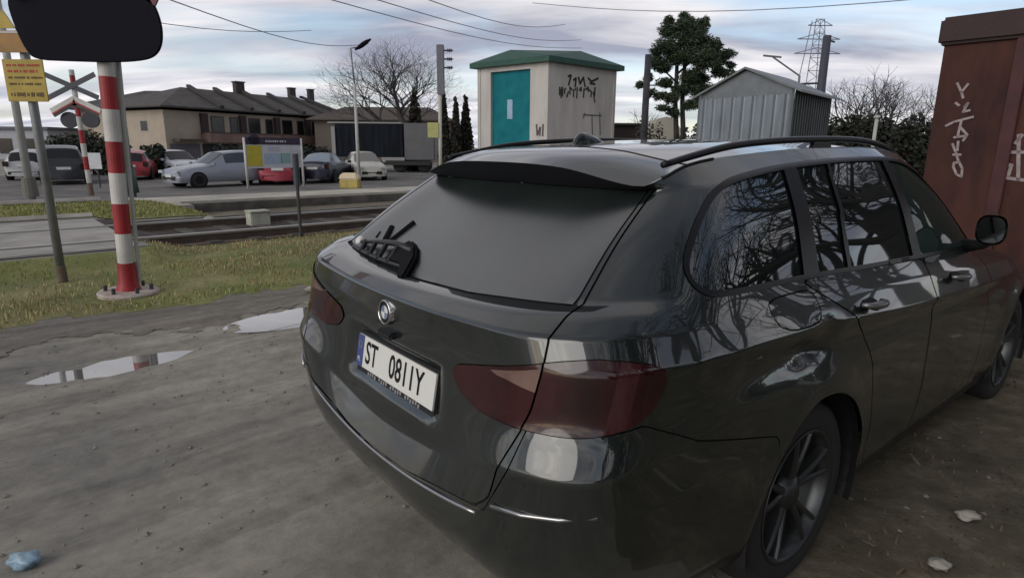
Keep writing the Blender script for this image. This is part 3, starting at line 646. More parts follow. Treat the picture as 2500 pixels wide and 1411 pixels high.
# ---- rails
for s in (1, -1):
    pts = [(.578, .66, 1.437), (.578, .80, 1.462), (.580, 1.0, 1.493), (.582, 1.25, 1.512), (.584, 1.6, 1.524), (.586, 1.95, 1.526), (.588, 2.2, 1.516), (.592, 2.42, 1.492), (.597, 2.56, 1.462)]
    P = [Vector((x*s, y, z)) for x, y, z in pts]; P = [Vector((p.x, FY(p.y), p.z)) for p in P]; t = chord(P); sm = []
    for i in range(len(P)-1):
        for k in range(5): sm.append(hermite(P, t, i, k/5, tang(P, t, i, 0, len(P)-1), tang(P, t, i+1, 0, len(P)-1)))
    sm.append(P[-1])
    r = MB(); r.path(sm, [.010+.003*math.sin(math.pi*i/(len(sm)-1)) for i in range(len(sm))], n=10)
    ro = r.build('roof_rail', M_GLOSSBLACK, CAR, smooth=True)
    ft = MB(); ft.prism([(1.55, 1.478), (1.72, 1.478), (1.70, 1.522), (1.57, 1.522)], lambda a, b, d: (d*s, a, b), .576, .592); ft.build('rail_foot', M_GLOSSBLACK, ro)
# ---- shark fin
fin = MB(); vs = []; n = 14
for i in range(n+1):
    w = i/n; y = .86+.20*w-.02; h = .062*math.sin(min(1, (w/.30))*math.pi/2)**.8*(1-max(0, (w-.30)/.70)**1.5)+.002; hw = .026*math.sin(math.pi*min(.97, max(.03, w)))**.6
    for k in range(9):
        a = math.pi*k/8; vs.append((hw*math.cos(a), y, 1.470+.028*w+h*math.sin(a)**.75))
fin.add(vs, [(i*9+k, i*9+k+1, (i+1)*9+k+1, (i+1)*9+k) for i in range(n) for k in range(8)]); fin.build('roof_antenna', M_PAINT, CAR, smooth=True)
# ---- wheels
def wheel(x, y, s):
    w = thing('wheel', None, None); w.parent = CAR; w.location = (x*s, y, .325)
    f = lambda a, b, h: (h*s, a, b)
    MB().lathe([(.232, -.20), (.300, -.205), (.327, -.19), (.3335, -.165), (.3335, -.04), (.328, -.012), (.302, .004), (.262, .004), (.236, -.004)], f, 56).build('tyre', M_TYRE, w, smooth=True)
    MB().lathe([(.236, -.006), (.243, .002), (.236, .004), (.226, -.004), (.215, -.05), (.205, -.19), (.10, -.19)], f, 56).build('rim', M_ALLOY, w, smooth=True)
    sp_ = MB()
    for k in range(5):
        a0 = 2*math.pi*k/5+.30
        for d in (-1, 1):
            P = []
            for r, off, wd, h in ((.05, .006, .030, -.030), (.12, .018, .026, -.018), (.18, .034, .020, -.010), (.231, .047, .019, -.006)):
                P.append((r, d*off, wd, h))
            for q0, q1 in zip(P, P[1:]):
                vs = []
                for r, o_, wd, h in (q0, q1):
                    for oo, hh in ((o_-wd/2, h-.004), (o_-wd/4, h+.004), (o_+wd/4, h+.004), (o_+wd/2, h-.004), (o_+wd/2, h-.035), (o_-wd/2, h-.035)):
                        vs.append((hh*s, r*math.cos(a0)-oo*math.sin(a0), r*math.sin(a0)+oo*math.cos(a0)))
                sp_.add(vs, [(i, (i+1) % 6, 6+(i+1) % 6, 6+i) for i in range(6)])
    sp_.build('spoke', M_ALLOY, w, smooth=False)
    MB().lathe([(.001, -.012), (.028, -.012), (.034, -.018), (.062, -.026), (.066, -.06)], f, 28).build('hub_cap', M_ALLOY, w, smooth=True)
    MB().lathe([(.04, -.09), (.165, -.09), (.165, -.11), (.04, -.11)], f, 32).build('brake_disc', mat('brake_disc', (.10, .09, .085), rough=.5, metal=.6), w)
for y in (1.11, FW):
    for s in (1, -1):
        wheel(.895, y, s)
        a = MB(); vs = []; n = 24
        for i in range(n+1):
            w = math.pi*(-.12+1.24*i/n)
            for xx, rr_ in ((.925, .388), (.90, .395), (.60, .40)): vs.append((xx*s, y+rr_*math.cos(w), .325+rr_*math.sin(w)))
        a.add(vs, [(i*3+k, i*3+k+1, (i+1)*3+k+1, (i+1)*3+k) for i in range(n) for k in range(2)])
        a.box((.58*s, y, .40), (.03, .82, .76)); a.build('wheel_well', M_BLACK, CAR)
MB().box((0, 2.30, .27), (1.5, 4.0, .10)).build('underbody', M_BLACK, CAR)
# ---- handles, mirrors
for s in (1, -1):
    for k, y, z in (('rdoor', 1.375, .968), ('fdoor', 2.33, .943)):
        d = DOORS[(k, s)]; h = MB(); P = []
        for i in range(13):
            w = i/12; P.append((s*(.912+.034*math.sin(math.pi*w)**.35), y-.01+.17*w, z-.010*w))
        h.path(P, [.008+.007*math.sin(math.pi*i/12) for i in range(13)], n=10); h.build('handle', mat('handle_silver', (.16, .165, .17), rough=.3, metal=.6, coat=.5), d, smooth=True)
        c = MB(); vs = [(s*.9145, y+.075, z-.012)]+[(s*(.912-.05*math.sin(6.2832*i/24)*.5), y+.075+.055*math.cos(6.2832*i/24), z-.008+.020*math.sin(6.2832*i/24)) for i in range(24)]
        c.add(vs, [(0, i+1, (i+1) % 24+1) for i in range(24)]); c.build('handle_cup', M_GAP, d)
    mo = thing('mirror', None, None); mo.parent = CAR
    hs = MB(); vs = []; n = 14; m_ = 20
    for i in range(n+1):
        w = i/n; y = 2.66+.13*w; sc_ = math.sin(math.pi*(.5+.5*w))**.55 if w > 0 else 1.0
        for k in range(m_):
            a = 2*math.pi*k/m_; ca, sa = math.cos(a), math.sin(a)
            ex = math.copysign(abs(ca)**.7, ca)*.060*sc_; ez = math.copysign(abs(sa)**.7, sa)*.070*sc_
            vs.append((s*(.945+ex), y, 1.128+ez))
    hs.add(vs, [(i*m_+k, i*m_+(k+1) % m_, (i+1)*m_+(k+1) % m_, (i+1)*m_+k) for i in range(n) for k in range(m_)]); hs.build('mirror_housing', M_PAINT, mo, smooth=True)
    gl = MB(); gl.add([(s*.945, 2.658, 1.128)]+[v for v in [(s*(.945+(x-s*.945)*s*.86), 2.658, 1.128+(z-1.128)*.86) for x, y, z in vs[:m_]]], [(0, k+1, (k+1) % m_+1) for k in range(m_)])
    gl.build('mirror_glass', mat('mirror_glass', (.035, .04, .042), rough=.06, metal=1.0), mo)
    ft = MB(); ft.path([(s*.83, 2.76, 1.03), (s*.90, 2.74, 1.05), (s*.95, 2.72, 1.09)], [.035, .028, .03], n=10); ft.build('mirror_foot', M_BLACK, mo, smooth=True)
# ---- badge, plate, wiper, strips
bd = thing('badge', None, None); bd.parent = gate; bd.location = (0, .036, .965); bd.rotation_euler = (math.radians(-4), 0, 0)
fb = lambda a, b, h: (a, -h, b)
MB().lathe([(.0405, -.02), (.0405, .006), (.036, .009), (.036, .004)], fb, 32).build('badge_ring', M_CHROME, bd, smooth=True)
MB().lathe([(.036, .0045), (.022, .0045)], fb, 32).build('badge_band', M_GLOSSBLACK, bd)
for q in range(4):
    vs = [(0, -.005, 0)]+[(.0225*math.cos(math.pi/2*(q+i/6)), -.005, .0225*math.sin(math.pi/2*(q+i/6))) for i in range(7)]
    MB().add(vs, [(0, i+1, i+2) for i in range(6)]).build('badge_quarter', M_WHITE if q in (0, 2) else mat('badge_blue', (.16, .20, .30), rough=.3), bd)
MB().box((0, .040, .893), (.09, .035, .022)).build('boot_release', M_BLACK, gate, bevel=.006)
pl = thing('number_plate', None, None); pl.parent = gate; pl.location = (0, .060, .768); pl.rotation_euler = (math.radians(-10.0), 0, 0)
MB().box((0, .004, -.008), (.536, .012, .148)).build('plate_frame', M_BLACK, pl, bevel=.004)
MB().box((.0, -.005, 0), (.520, .006, .114)).build('plate_face', mat('plate_white', (.66, .66, .63), rough=.35), pl)
MB().box((-.239, -.0095, 0), (.042, .003, .112)).build('plate_band', mat('plate_blue', (.05, .07, .22), rough=.4), pl)
vs, fs = text_mesh('PL', .022, .0004); MB().add([(x-.239, -.0122, y-.032) for x, y, z in vs], fs).build('band_letters', M_WHITE, pl, recalc=False)
st = MB()
for k in range(12): st.add([(-.239+.012*math.cos(k*math.pi/6)+d*.0018, -.0122, .022+.012*math.sin(k*math.pi/6)+e_*.0018) for d, e_ in ((-1, 0), (0, 1), (1, 0), (0, -1))], [(3, 2, 1, 0)])
st.build('band_stars', mat('star_yellow', (.6, .5, .05)), pl, recalc=False)
for tx, cx in (('ST', -.155), ('0811Y', .085)):
    vs, fs = text_mesh(tx, .112, .0016, .76); MB().add([(x+cx, -.0092, y-.001) for x, y, z in vs], fs).build('plate_letters', M_GLOSSBLACK, pl, recalc=False)
dl_ = MB()
for k in range(22):
    if k in (4, 9, 15): continue
    dl_.box((-.17+k*.0165, -.0032, -.0685+.002*((k*7) % 3-1)), (.010, .002, .012))
dl_.build('frame_marks', mat('frame_grey', (.22, .22, .22)), pl)
# rear wiper at the foot of the glass: spindle cap, arm, blade
gn = Vector((0, -.57, .82)); gl0 = Vector((0, .15, 1.068)); gup = Vector((0, .82, .57))
def gpnt(x, h, lift): return Vector((x, gl0.y+.17*x*x, gl0.z+.07*x*x))+gup*h+gn*lift
wp = thing('rear_wiper', None, None); wp.parent = gate
c = MB(); prof = [(-.19, .045), (-.13, .125), (-.075, .115), (-.005, .065), (.045, -.02), (.050, -.04), (.010, -.042), (-.045, .008), (-.13, .008)]
c.prism(prof, lambda a, b, d: tuple(gpnt(a-.07, b, d)), -.004, .022); c.build('wiper_cap', mat('wiper_black', (.006, .006, .007), rough=.7, spec=.1), wp, bevel=.008)
MB().path([gpnt(x, h, l) for x, h, l in ((-.13, .085, .012), (-.25, .085, .022), (-.38, .058, .024), (-.54, .016, .018))], [.015, .012, .009, .006], n=8).build('wiper_arm', M_BLACK, wp, smooth=True)
b = MB(); b.path([gpnt(-.10+(-.46)*i/8, .012-.022*i/8, .010) for i in range(9)], .009, n=6)
for k in range(4): b.path([gpnt(-.20-.085*k, .004-.004*k, .012), gpnt(-.225-.085*k, .078-.014*k, .022)], .010, n=6)
b.build('wiper_blade', M_BLACK, wp)
mk = MB()                                        # dark marks on the dusty glass
for P, r in (([(-.496, .107), (-.481, .078)], .006), ([(-.452, .150), (-.400, .090)], .013), ([(-.400, .088), (-.358, .095), (-.340, .215)], .009)):
    mk.path([gpnt(x, h, .002) for x, h in P], r, n=8)
mk.build('glass_mark', MATS['wiper_black'], gate)
MB().lathe([(.001, .012), (.014, .011), (.020, .004), (.021, 0)], lambda a, b, h: tuple(gpnt(-.535+a, .022+b, h+.020)), 20).build('reflection_disc', M_WHITE, wp, smooth=True)  # white disc stands in for a round reflection at the glass corner
# edge highlight built as a pale strip along the bumper step; chrome strip at the corner
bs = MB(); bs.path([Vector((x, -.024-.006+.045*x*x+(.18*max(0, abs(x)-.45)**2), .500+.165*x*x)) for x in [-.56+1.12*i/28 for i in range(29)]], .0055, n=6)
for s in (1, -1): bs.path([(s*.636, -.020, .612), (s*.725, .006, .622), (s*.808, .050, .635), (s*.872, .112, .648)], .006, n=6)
bs.build('bumper_strip_highlight', mat('satin_strip_highlight', (.42, .42, .42), rough=.25, metal=.9), bump, smooth=True)
for s in (1, -1):
    MB().path([(s*.50, .135, .235), (s*.50, .30, .235)], .034, n=20, caps=True).build('exhaust', M_CHROME, CAR, smooth=True)
# ---- cabin
seat = MB()
for x, y in ((.38, 2.25), (-.38, 2.25), (.38, 1.45), (-.38, 1.45), (0, 1.45)):
    seat.box((x, y, .55), (.50, .50, .16)); seat.prism([(y-.30, .60), (y-.18, .60), (y-.26, 1.17), (y-.36, 1.17)], lambda a, b, d: (d, a, b), x-.24, x+.24)
    seat.box((x, y-.33, 1.26), (.26, .09, .15))
seat.build('seat', M_INT, CAR, bevel=.03)
MB().box((0, FY(3.2)+.05, .93), (1.5, .42, .16)).build('dashboard', M_INT, CAR, bevel=.05)
sw = MB(); cpos = Vector((-.38, 2.58, 1.0)); ax = Vector((0, -.85, .5)).normalized(); e1 = Vector((1, 0, 0)); e2 = ax.cross(e1)
sw.path([cpos+(e1*math.cos(i*math.pi/12)+e2*math.sin(i*math.pi/12))*.18 for i in range(25)], .016, n=8); sw.tube(cpos, cpos-ax*.2, .05, .03)
sw.tube(cpos-e1*.17, cpos+e1*.17, .014); sw.build('steering_wheel', M_INT, CAR, smooth=True)
lin = MB()
for s in (1, -1): lin.add([(s*.80, .5, .3), (s*.80, 2.85, .3), (s*.80, 2.85, .98), (s*.80, .5, 1.03)], [(0, 1, 2, 3)])
lin.add([(-.8, .4, .5), (.8, .4, .5), (.8, 1.2, .72), (-.8, 1.2, .72)], [(0, 1, 2, 3)]); lin.build('door_lining', M_INT, CAR)
# ------------------------------------------------------------------ signals, signs, masts
M_RED = mat('signal_red', (.30, .018, .022), rough=.45, var=.25, scale=5); M_POLEW = mat('signal_white', (.55, .53, .50), rough=.5, var=.15, scale=4)
M_BOARD = mat('board_back', (.008, .008, .014), rough=.7, spec=.08); M_STEEL = mat('galvanised', (.22, .23, .235), rough=.55, metal=.4, var=.2, scale=6)
M_STEELD = mat('dark_steel', (.05, .052, .058), rough=.6, metal=.2); M_RUST = mat('rusty_plate', (.30, .24, .20), rough=.8, col2=(.46, .42, .38), scale=9)
M_PALEPOLE = mat('pale_pole', (.42, .42, .40), rough=.7, var=.12); M_GREENP = mat('green_pole', (.16, .20, .17), rough=.7, var=.2)
def banded(parent, h0, h1, r, band, first_red, n=20):
    z = h0; k = 0
    while z < h1-.01:
        e_ = min(h1, z+band); red = (k % 2 == 0) == first_red
        MB().tube((0, 0, z), (0, 0, e_), r, n=n, caps=(e_ >= h1-.011)).build('red_band' if red else 'white_band', M_RED if red else M_POLEW, parent, smooth=False)
        z = e_; k += 1
# near signal, seen from behind
b = gp(315, 712, .03)
sg = thing('crossing_signal', 'large crossing signal with black backboard on a red and white pole, nearest to the camera', 'crossing signal', tuple(b)); sg.rotation_euler = (0, math.radians(2.3), 0)
pl_ = MB(); pl_.lathe([(.001, -.03), (.27, -.03), (.275, .0), (.26, .016), (.10, .024)], lambda x, y, h: (x, y, h), 32); bp_ = pl_.build('base_plate', M_RUST, sg)
for k in range(6):
    a = k*math.pi/3+.4; MB().tube((.2*math.cos(a), .2*math.sin(a), .01), (.2*math.cos(a), .2*math.sin(a), .075), .018, n=6).build('bolt', M_STEELD, bp_)
MB().lathe([(.115, .01), (.105, .05), (.085, .12), (.080, .30)], lambda x, y, h: (x, y, h), 24).build('red_foot', M_RED, sg, smooth=True)
banded(sg, .30, 2.30, .072, .295, False)
banded(sg, 2.30, 4.0, .066, .29, True)
MB().box((.085, .055, 1.3), (.028, .028, 2.4)).build('cable_conduit', mat('conduit', (.40, .40, .38), rough=.6), sg)
bc = at(228, 146, 6.0)-b; zb = bc.z
ol = [(-.54, 0), (-.2, -.01), (.30, -.02), (.62, .0), (.75, .05), (.815, .15), (.825, .30), (.775, .46), (.67, .61), (.52, .72), (.34, .78), (-.30, .80), (-.50, .76), (-.64, .66), (-.72, .54), (-.75, .46), (-.69, .24), (-.62, .09)]
ol = chaikin(ol, 2); bb = MB(); bb.prism(ol, lambda a, c, d: (.87*a-.10, d, zb-.035+c+a*.036), -.13, -.10); bd_ = bb.build('backboard', M_BOARD, sg, bevel=.008)
for xx in (-.36, .30):
    MB().lathe([(.001, .05), (.15, .05), (.16, .08), (.16, .14)], lambda x, y, h, xx=xx: (xx+x, h-.14, zb+.40+y), 24).build('lamp_hood', M_BOARD, bd_, smooth=True)
    MB().lathe([(.14, .09), (.10, .11), (.001, .12)], lambda x, y, h, xx=xx: (xx+x, h-.14, zb+.40+y), 24).build('lamp', M_LENS, bd_, smooth=True)
MB().box((0, -.085, zb+.36), (.10, .05, .50)).build('clamp', M_STEELD, bd_)
tip = at(388, 3, 6.0)-b; ctr = Vector((-.05, .0, tip.z+.36)); dv = (tip-ctr); dv.y = 0; L = dv.length; dv.normalize(); pv = Vector((-dv.z, 0, dv.x))
for s in (1, -1):
    d2 = Vector((dv.x*s, 0, dv.z)); p2 = Vector((-d2.z, 0, d2.x))
    c = MB(); c.prism([(-L, -.07), (L, -.07), (L, .07), (-L, .07)], lambda a, e_, d: tuple(ctr+d2*a+p2*e_+Vector((0, d, 0))), .0-.16+.03*s, .02-.16+.03*s); c.build('cross_arm', mat('cross_maroon', (.13, .02, .035), rough=.5), sg)
# yellow notices on a grey pole
b = gp(153, 683, .03); ws = thing('warning_sign_post', 'grey steel post carrying two yellow notices, leaning beside the near crossing signal', 'sign post', tuple(b))
MB().tube((0, 0, -.1), (0, 0, 3.3), .042, n=14).build('post', M_STEEL, ws, smooth=True)
MB().lathe([(.05, -.02), (.05, .14), (.044, .16)], lambda x, y, h: (x, y, h), 14).build('rusty_foot', mat('rust_foot', (.13, .10, .075), rough=.9, var=.3), ws)
def board(parent, name, quad, Y, m, th=.012):
    """flat notice through four pixels at depth Y"""
    P = [at(x, y, Y)-Vector(parent.location) for x, y in quad]
    xs = sorted(p.x for p in P); w = sum(xs[2:])/2-sum(xs[:2])/2; cx = sum(xs)/4; zs = sorted(p.z for p in P); h = sum(zs[2:])/2-sum(zs[:2])/2; cz = sum(zs)/4
    y0 = -.06
    cx += .12; bx = MB(); bx.box((cx, y0, cz), (w, th, h)); return bx.build(name, m, parent, bevel=.004), cx, y0-th/2-.002, cz, w, h
M_YEL = mat('notice_yellow', (.38, .275, .03), rough=.5, var=.18, scale=6); M_ORG = mat('notice_orange', (.30, .15, .025), rough=.5, var=.2, scale=6)
M_INK = mat('ink_dark', (.10, .065, .02), rough=.6); M_INKR = mat('ink_red', (.42, .05, .03), rough=.6)
bo, cx, y0, cz, w, h = board(ws, 'lower_notice', [(18, 152), (113, 152), (125, 252), (28, 252)], 6.58, M_YEL)
rnd = random.Random(3)
for k, (yy, hh, m_) in enumerate(((.36, .05, M_INKR), (.22, .06, M_INKR), (.07, .05, M_INK), (-.08, .05, M_INK), (-.33, .10, M_INK))):
    tx = MB(); x = -.40*w
    while x < .38*w:
        ww = rnd.uniform(.010, .024); tx.box((cx+x+ww/2, y0, cz+yy*h), (ww, .003, hh*h*rnd.uniform(.75, 1.1))); x += ww+rnd.choice([.006, .007, .02])
    tx.build('lettering', m_, bo)
bo, cx, y0, cz, w, h = board(ws, 'upper_notice', [(-12, 84), (75, 84), (78, 136), (-8, 136)], 6.58, M_ORG)
fr_ = MB(); fr_.box((cx, y0, cz+h*.42), (w*.98, .004, h*.10)); fr_.build('notice_edge', mat('notice_pale', (.5, .48, .45)), bo)
tr_ = MB(); tr_.prism([(-.10, .02), (.10, .02), (.0, .20)], lambda a, c, d: (cx-.02+a, d, cz+h*.5+c), -.066, -.054); tr_.build('warning_triangle', M_YEL, ws)
# far crossing signal, on the other side of the track
b = gp(222, 470); fs_ = thing('crossing_signal', 'smaller crossing signal with a double cross on the grass island beyond the rails', 'crossing signal', tuple(b)); fs_.rotation_euler = (0, math.radians(-.6), 0)
MB().tube((0, 0, -.1), (0, 0, .30), .085, .075, n=12).build('foot', mat('rust_foot2', (.16, .11, .085), rough=.9), fs_)
banded(fs_, .30, 3.66, .072, .40, False, n=12)
for a, col_ in ((24, 1), (-24, 1)):
    for zc, m_ in ((3.18, mat('cross_back', (.06, .065, .08), rough=.6)),):
        c = MB(); ca, sa = math.cos(math.radians(a)), math.sin(math.radians(a))
        c.prism([(-.84, -.075), (.84, -.075), (.84, .075), (-.84, .075)], lambda x, y, d: (x*ca-y*sa, d, zc+x*sa+y*ca), -.10-.012*(a > 0), -.09-.012*(a > 0)); c.build('cross_arm', m_, fs_)
for s in (1, -1):
    for off, wd, m_, y in ((0, .16, M_POLEW, -.10), (-.085, .05, M_RED, -.112), (-.15, .09, M_STEELD, -.10)):
        c = MB(); ca, sa = math.cos(math.radians(-26)), math.sin(math.radians(-26))
        c.prism([(.0, off-wd/2), (.84, off-wd/2), (.84, off+wd/2), (.0, off+wd/2)], lambda x, yy, d: (s*(x*ca-yy*sa), d, 2.82+x*sa+yy*ca), y, y+.008); c.build('half_cross', m_, fs_)
for xx in (-.30, .36):
    n = 22; bb = MB(); bb.prism([(xx+.27*math.cos(6.2832*i/n), 2.20+.24*math.sin(6.2832*i/n)) for i in range(n)], lambda a, c, d: (a, d, c), -.02, .03); q = bb.build('signal_disc', mat('disc_navy', (.014, .016, .03), rough=.5), fs_)
nb = gp(240, 452); nt_ = thing('notice_board', 'small white notice board on a post behind the far crossing signal', 'notice board', tuple(nb))
MB().tube((.05, .02, -.1), (.05, .02, 1.15), .03).build('post', M_STEELD, nt_); MB().box((0, -.02, .88), (.50, .02, .58)).build('panel', mat('notice_white', (.52, .54, .56), rough=.5, var=.08), nt_)
# masts
b = gp(76, 476); ms = thing('lamp_mast', 'pale grey concrete lamp mast by the kerb at far left', 'mast', tuple(b)); MB().tube((0, 0, -.2), (0, 0, 9), .11, .07, n=14).build('shaft', M_PALEPOLE, ms, smooth=True)
MB().tube((0, 0, -.05), (0, 0, .5), .20, .17, n=14).build('base', mat('mast_base', (.16, .15, .13), rough=.9), ms); MB().path([(0, 0, 8.9), (-.5, .2, 9.5), (-1.5, .6, 9.7)], .05).build('lamp_arm', M_STEEL, ms)
b = gp(318, 467); ms = thing('overhead_line_mast', 'tall greenish grey mast right behind the near crossing signal pole', 'mast', tuple(b)); MB().tube((0, 0, -.2), (0, 0, 10), .17, .12, n=14).build('shaft', M_GREENP, ms, smooth=True)
MB().tube((0, 0, -.05), (0, 0, .75), .26, .20, n=14).build('base', mat('mast_green', (.055, .095, .07), rough=.7, var=.25), ms, smooth=True)
b = gp(876, 462, -.3); b = Vector((b.x, b.y, 0)); Yl = 27.0
def pole_at(px, Y, zb=-.3): q = at(px, 380, Y); return Vector((q.x, Y, zb))
b = pole_at(874, 23.5, 0); ms = thing('street_lamp', 'slender pale street lamp with a dark head, rising behind the cream car', 'street lamp', tuple(b))
top = at(873, 205, 23.5).z
MB().tube((0, 0, -.2), (0, 0, top), .075, .05, n=12).build('post', M_PALEPOLE, ms, smooth=True)
hd = at(886, 108, 23.5)-b; MB().path([(0, 0, top), (-.04, 0, top+.6), (-.08, 0, hd.z-.15), tuple(hd+Vector((-.2, 0, -.12)))], .03, n=8).build('lamp_arm', M_STEEL, ms, smooth=True)
h_ = MB(); vs = []
for i in range(9):
    w = i/8; r_ = .13*math.sin(math.pi*min(.95, max(.05, w)))**.6
    for k in range(10):
        a = .628*k; vs.append((hd.x-.30+.60*w+0, hd.y+r_*math.cos(a), hd.z-.20+.36*w+r_*.75*math.sin(a)))
h_.add(vs, [(i*10+k, i*10+(k+1) % 10, (i+1)*10+(k+1) % 10, (i+1)*10+k) for i in range(8) for k in range(10)]+[tuple(range(9, -1, -1)), tuple(range(80, 90))]); h_.build('lamp_head', M_BOARD, ms, smooth=True)
b = pole_at(1074, 26.5); ms = thing('overhead_line_mast', 'grey overhead line mast with three insulators and a yellow plate beside the lorry', 'mast', tuple(b))
t1 = at(1079, 110, 26.5).z+.3; t0 = at(1076, 232, 26.5).z+.3
MB().tube((0, 0, -.2), (.05, 0, t0), .075, n=12).build('post', mat('cream_post', (.46, .44, .38), rough=.7), ms, smooth=True)
MB().box((.10, 0, (t0+t1)/2), (.30, .22, t1-t0)).build('upper_section', mat('mast_grey', (.15, .155, .175), rough=.7, var=.15), ms, bevel=.02)
for py in (124, 145, 166):
    z = at(1090, py, 26.5).z+.3; MB().lathe([(.001, 0), (.03, .0), (.03, .14), (.085, .16), (.03, .20), (.085, .23), (.03, .27), (.085, .30), (.02, .36), (.001, .42)], lambda x, y, h, z=z: (.24+h, x, z+y), 12).build('insulator', M_STEELD, ms, smooth=True)
q = at(1058, 318, 26.5)-b; MB().box((q.x, -.08, q.z), (.46, .05, .62)).build('yellow_plate', mat('plate_yellow', (.42, .42, .16), rough=.6, var=.2), ms)
b = gp(735, 580, .0); ms = thing('marker_post', 'thin dark marker post with a thicker upper part in front of the rails', 'post', tuple(b)); MB().tube((0, 0, -.1), (.0, 0, .86), .026, n=10).build('stem', M_STEELD, ms); t_ = at(738, 376, b.y).z
MB().tube((0, 0, .84), (0, 0, t_), .052, n=12).build('upper_tube', mat('post_slate', (.045, .055, .072), rough=.6), ms)
# little things by the track and on the platform
b = gp(632, 551, .0); o_ = MB().box((0, 0, .13), (.36, .30, .26)); o_.box((0, 0, .275), (.40, .34, .035)); o_ = o_.build('track_box', mat('box_pale', (.40, .40, .34), rough=.8, var=.2, scale=6), bevel=.015); o_.location = b; o_.rotation_euler = (0, 0, TR); tag(o_, 'small pale track box with a lighter lid standing between the rails', 'box')
p = gp(512, 533, .11); lump('stone', tuple(p), (.09, .06, .04), MATS['pale_stone'], 'white stone lying by the farther rail', 'stone', 21)
b = gp(856, 460, .02); gb = thing('grit_bin', 'cream topped yellow grit bin on the edge of the platform', 'bin', tuple(b)); MB().box((0, 0, .15), (.64, .45, .30), taper=1.06).build('tub', mat('bin_yellow', (.42, .34, .10), rough=.6, var=.2), gb, bevel=.03)
MB().box((0, 0, .42), (.72, .52, .24), taper=.80).build('lid', mat('bin_cream', (.62, .52, .36), rough=.6), gb, bevel=.05)
# information board on the platform
p0 = gp(606, 460, .02); p1 = gp(742, 455, .02); dr = (p1-p0); wI = dr.length; ang = math.atan2(dr.y, dr.x)
ib = thing('information_board', 'white framed station information board with a dark header on the platform', 'information board', tuple(p0), ang)
zt = at(600, 334, p0.y).z; zbp = at(620, 413, p0.y).z
for x in (0, wI): MB().tube((x, 0, -.02), (x, 0, zt-.05), .042, n=10).build('post', M_POLEW, ib, smooth=True)
MB().box((wI/2, 0, (zbp+zt-.28)/2), (wI-.09, .04, zt-.28-zbp)).build('panel', mat('panel_white', (.44, .45, .50), rough=.4, var=.06), ib)
hd_ = MB(); hd_.box((wI*.5, -.005, zt-.16), (wI-.10, .06, .24)); hd_.lathe([(.001, -.03), (.20, -.03), (.20, .03), (.001, .03)], lambda x, y, h: (.33+x, h-.005, zt-.11+y*.9), 24); hb_ = hd_.build('header', mat('header_navy', (.025, .018, .04), rough=.5), ib)
tx = MB(); rnd = random.Random(8); x = .72
while x < wI-.55:
    ww = rnd.uniform(.035, .07); tx.box((x+ww/2, -.038, zt-.165), (ww, .004, rnd.choice([.055, .07, .085]))); x += ww+rnd.choice([.02, .02, .05])
tx.build('header_lettering', mat('letter_white', (.45, .42, .46)), hb_)
H_ = zt-.28-zbp
for nm, cx, w_, cz, h_, c_ in (('yellow_timetable', .36, .50, .52, .92, (.42, .36, .035)), ('blue_map', 1.10, .62, .40, .46, (.28, .36, .46)), ('green_map', 1.62, .34, .42, .46, (.20, .34, .32)), ('small_notice', 1.15, .40, .82, .18, (.36, .36, .44)), ('small_notice', 2.0, .35, .5, .7, (.40, .43, .46))):
    pb = MB().box((cx/2.33*wI, -.0245, zbp+cz*H_), (w_, .007, h_*H_*.95)); pb.build(nm, mat('poster_'+nm+str(int(cx*10)), c_, rough=.5, var=.10, scale=7), ib)
# ------------------------------------------------------------------ substation kiosk
def strokes(name, parent, P0, n, lines_, w, m, off=.006, thick=.006, inv=None):
    """paint strokes lying on the wall plane through P0 with normal n; lines are traced on the wall"""
    n = Vector(n).normalized(); mb = MB(); C0 = Vector((0, 0, CAMZ))
    def hit(x, y): d = ray(x, y); return C0+d*((Vector(P0)-C0).dot(n)/d.dot(n))
    for L_ in lines_:
        P = [hit(*q)+n*off for q in L_]
        for a, b_ in zip(P, P[1:]):
            d = (b_-a).normalized(); s = n.cross(d)*w/2; a2 = a-d*w*.3; b2 = b_+d*w*.3
            vs = [a2-s, b2-s, b2+s, a2+s, a2-s+n*thick, b2-s+n*thick, b2+s+n*thick, a2+s+n*thick]
            if inv: vs = [inv @ v for v in vs]
            mb.add(vs, [(0, 1, 2, 3), (4, 7, 6, 5), (0, 4, 5, 1), (1, 5, 6, 2), (2, 6, 7, 3), (3, 7, 4, 0)])
    return mb.build(name, m, parent)
def scrib(x0, x1, y0, y1, n, seed):
    r = random.Random(seed); o = []; x = x0
    for k in range(n):
        w = (x1-x0)/n; cx = x0+w*k; m = [(cx+w*r.uniform(.05, .9), y0+(y1-y0)*r.uniform(0, 1)) for _ in range(r.choice([3, 4]))]; o.append(m)
    return o
KY = 27.0
kc = at(1337, 260, KY); kL = at(1166, 260, 29.6); kR = at(1502, 260, 30.0)
kz = lambda px, py, Y: at(px, py, Y).z
ks = thing('substation', 'grey transformer kiosk with a teal steel door and green sheet roof beyond the car', 'substation', (kc.x, kc.y, -.3))
inv = ks.matrix_basis.inverted(); O = Vector((kc.x, kc.y, -.3))
cL = Vector((kL.x-kc.x, kL.y-kc.y, 0)); cR = Vector((kR.x-kc.x, kR.y-kc.y, 0)); hw = kz(1338, 150, KY)+.3
M_KWALL = mat('render_grey', (.44, .42, .39), rough=.9, col2=(.56, .53, .50), scale=2.2, stretch=(1, 1, .22), bump=.15, bscale=8)
def quadwall(a, b_, z0, z1, inset=0):
    return [(a.x, a.y, z0), (b_.x, b_.y, z0), (b_.x, b_.y, z1), (a.x, a.y, z1)]
Z0 = Vector((0, 0, 0)); wl = MB()
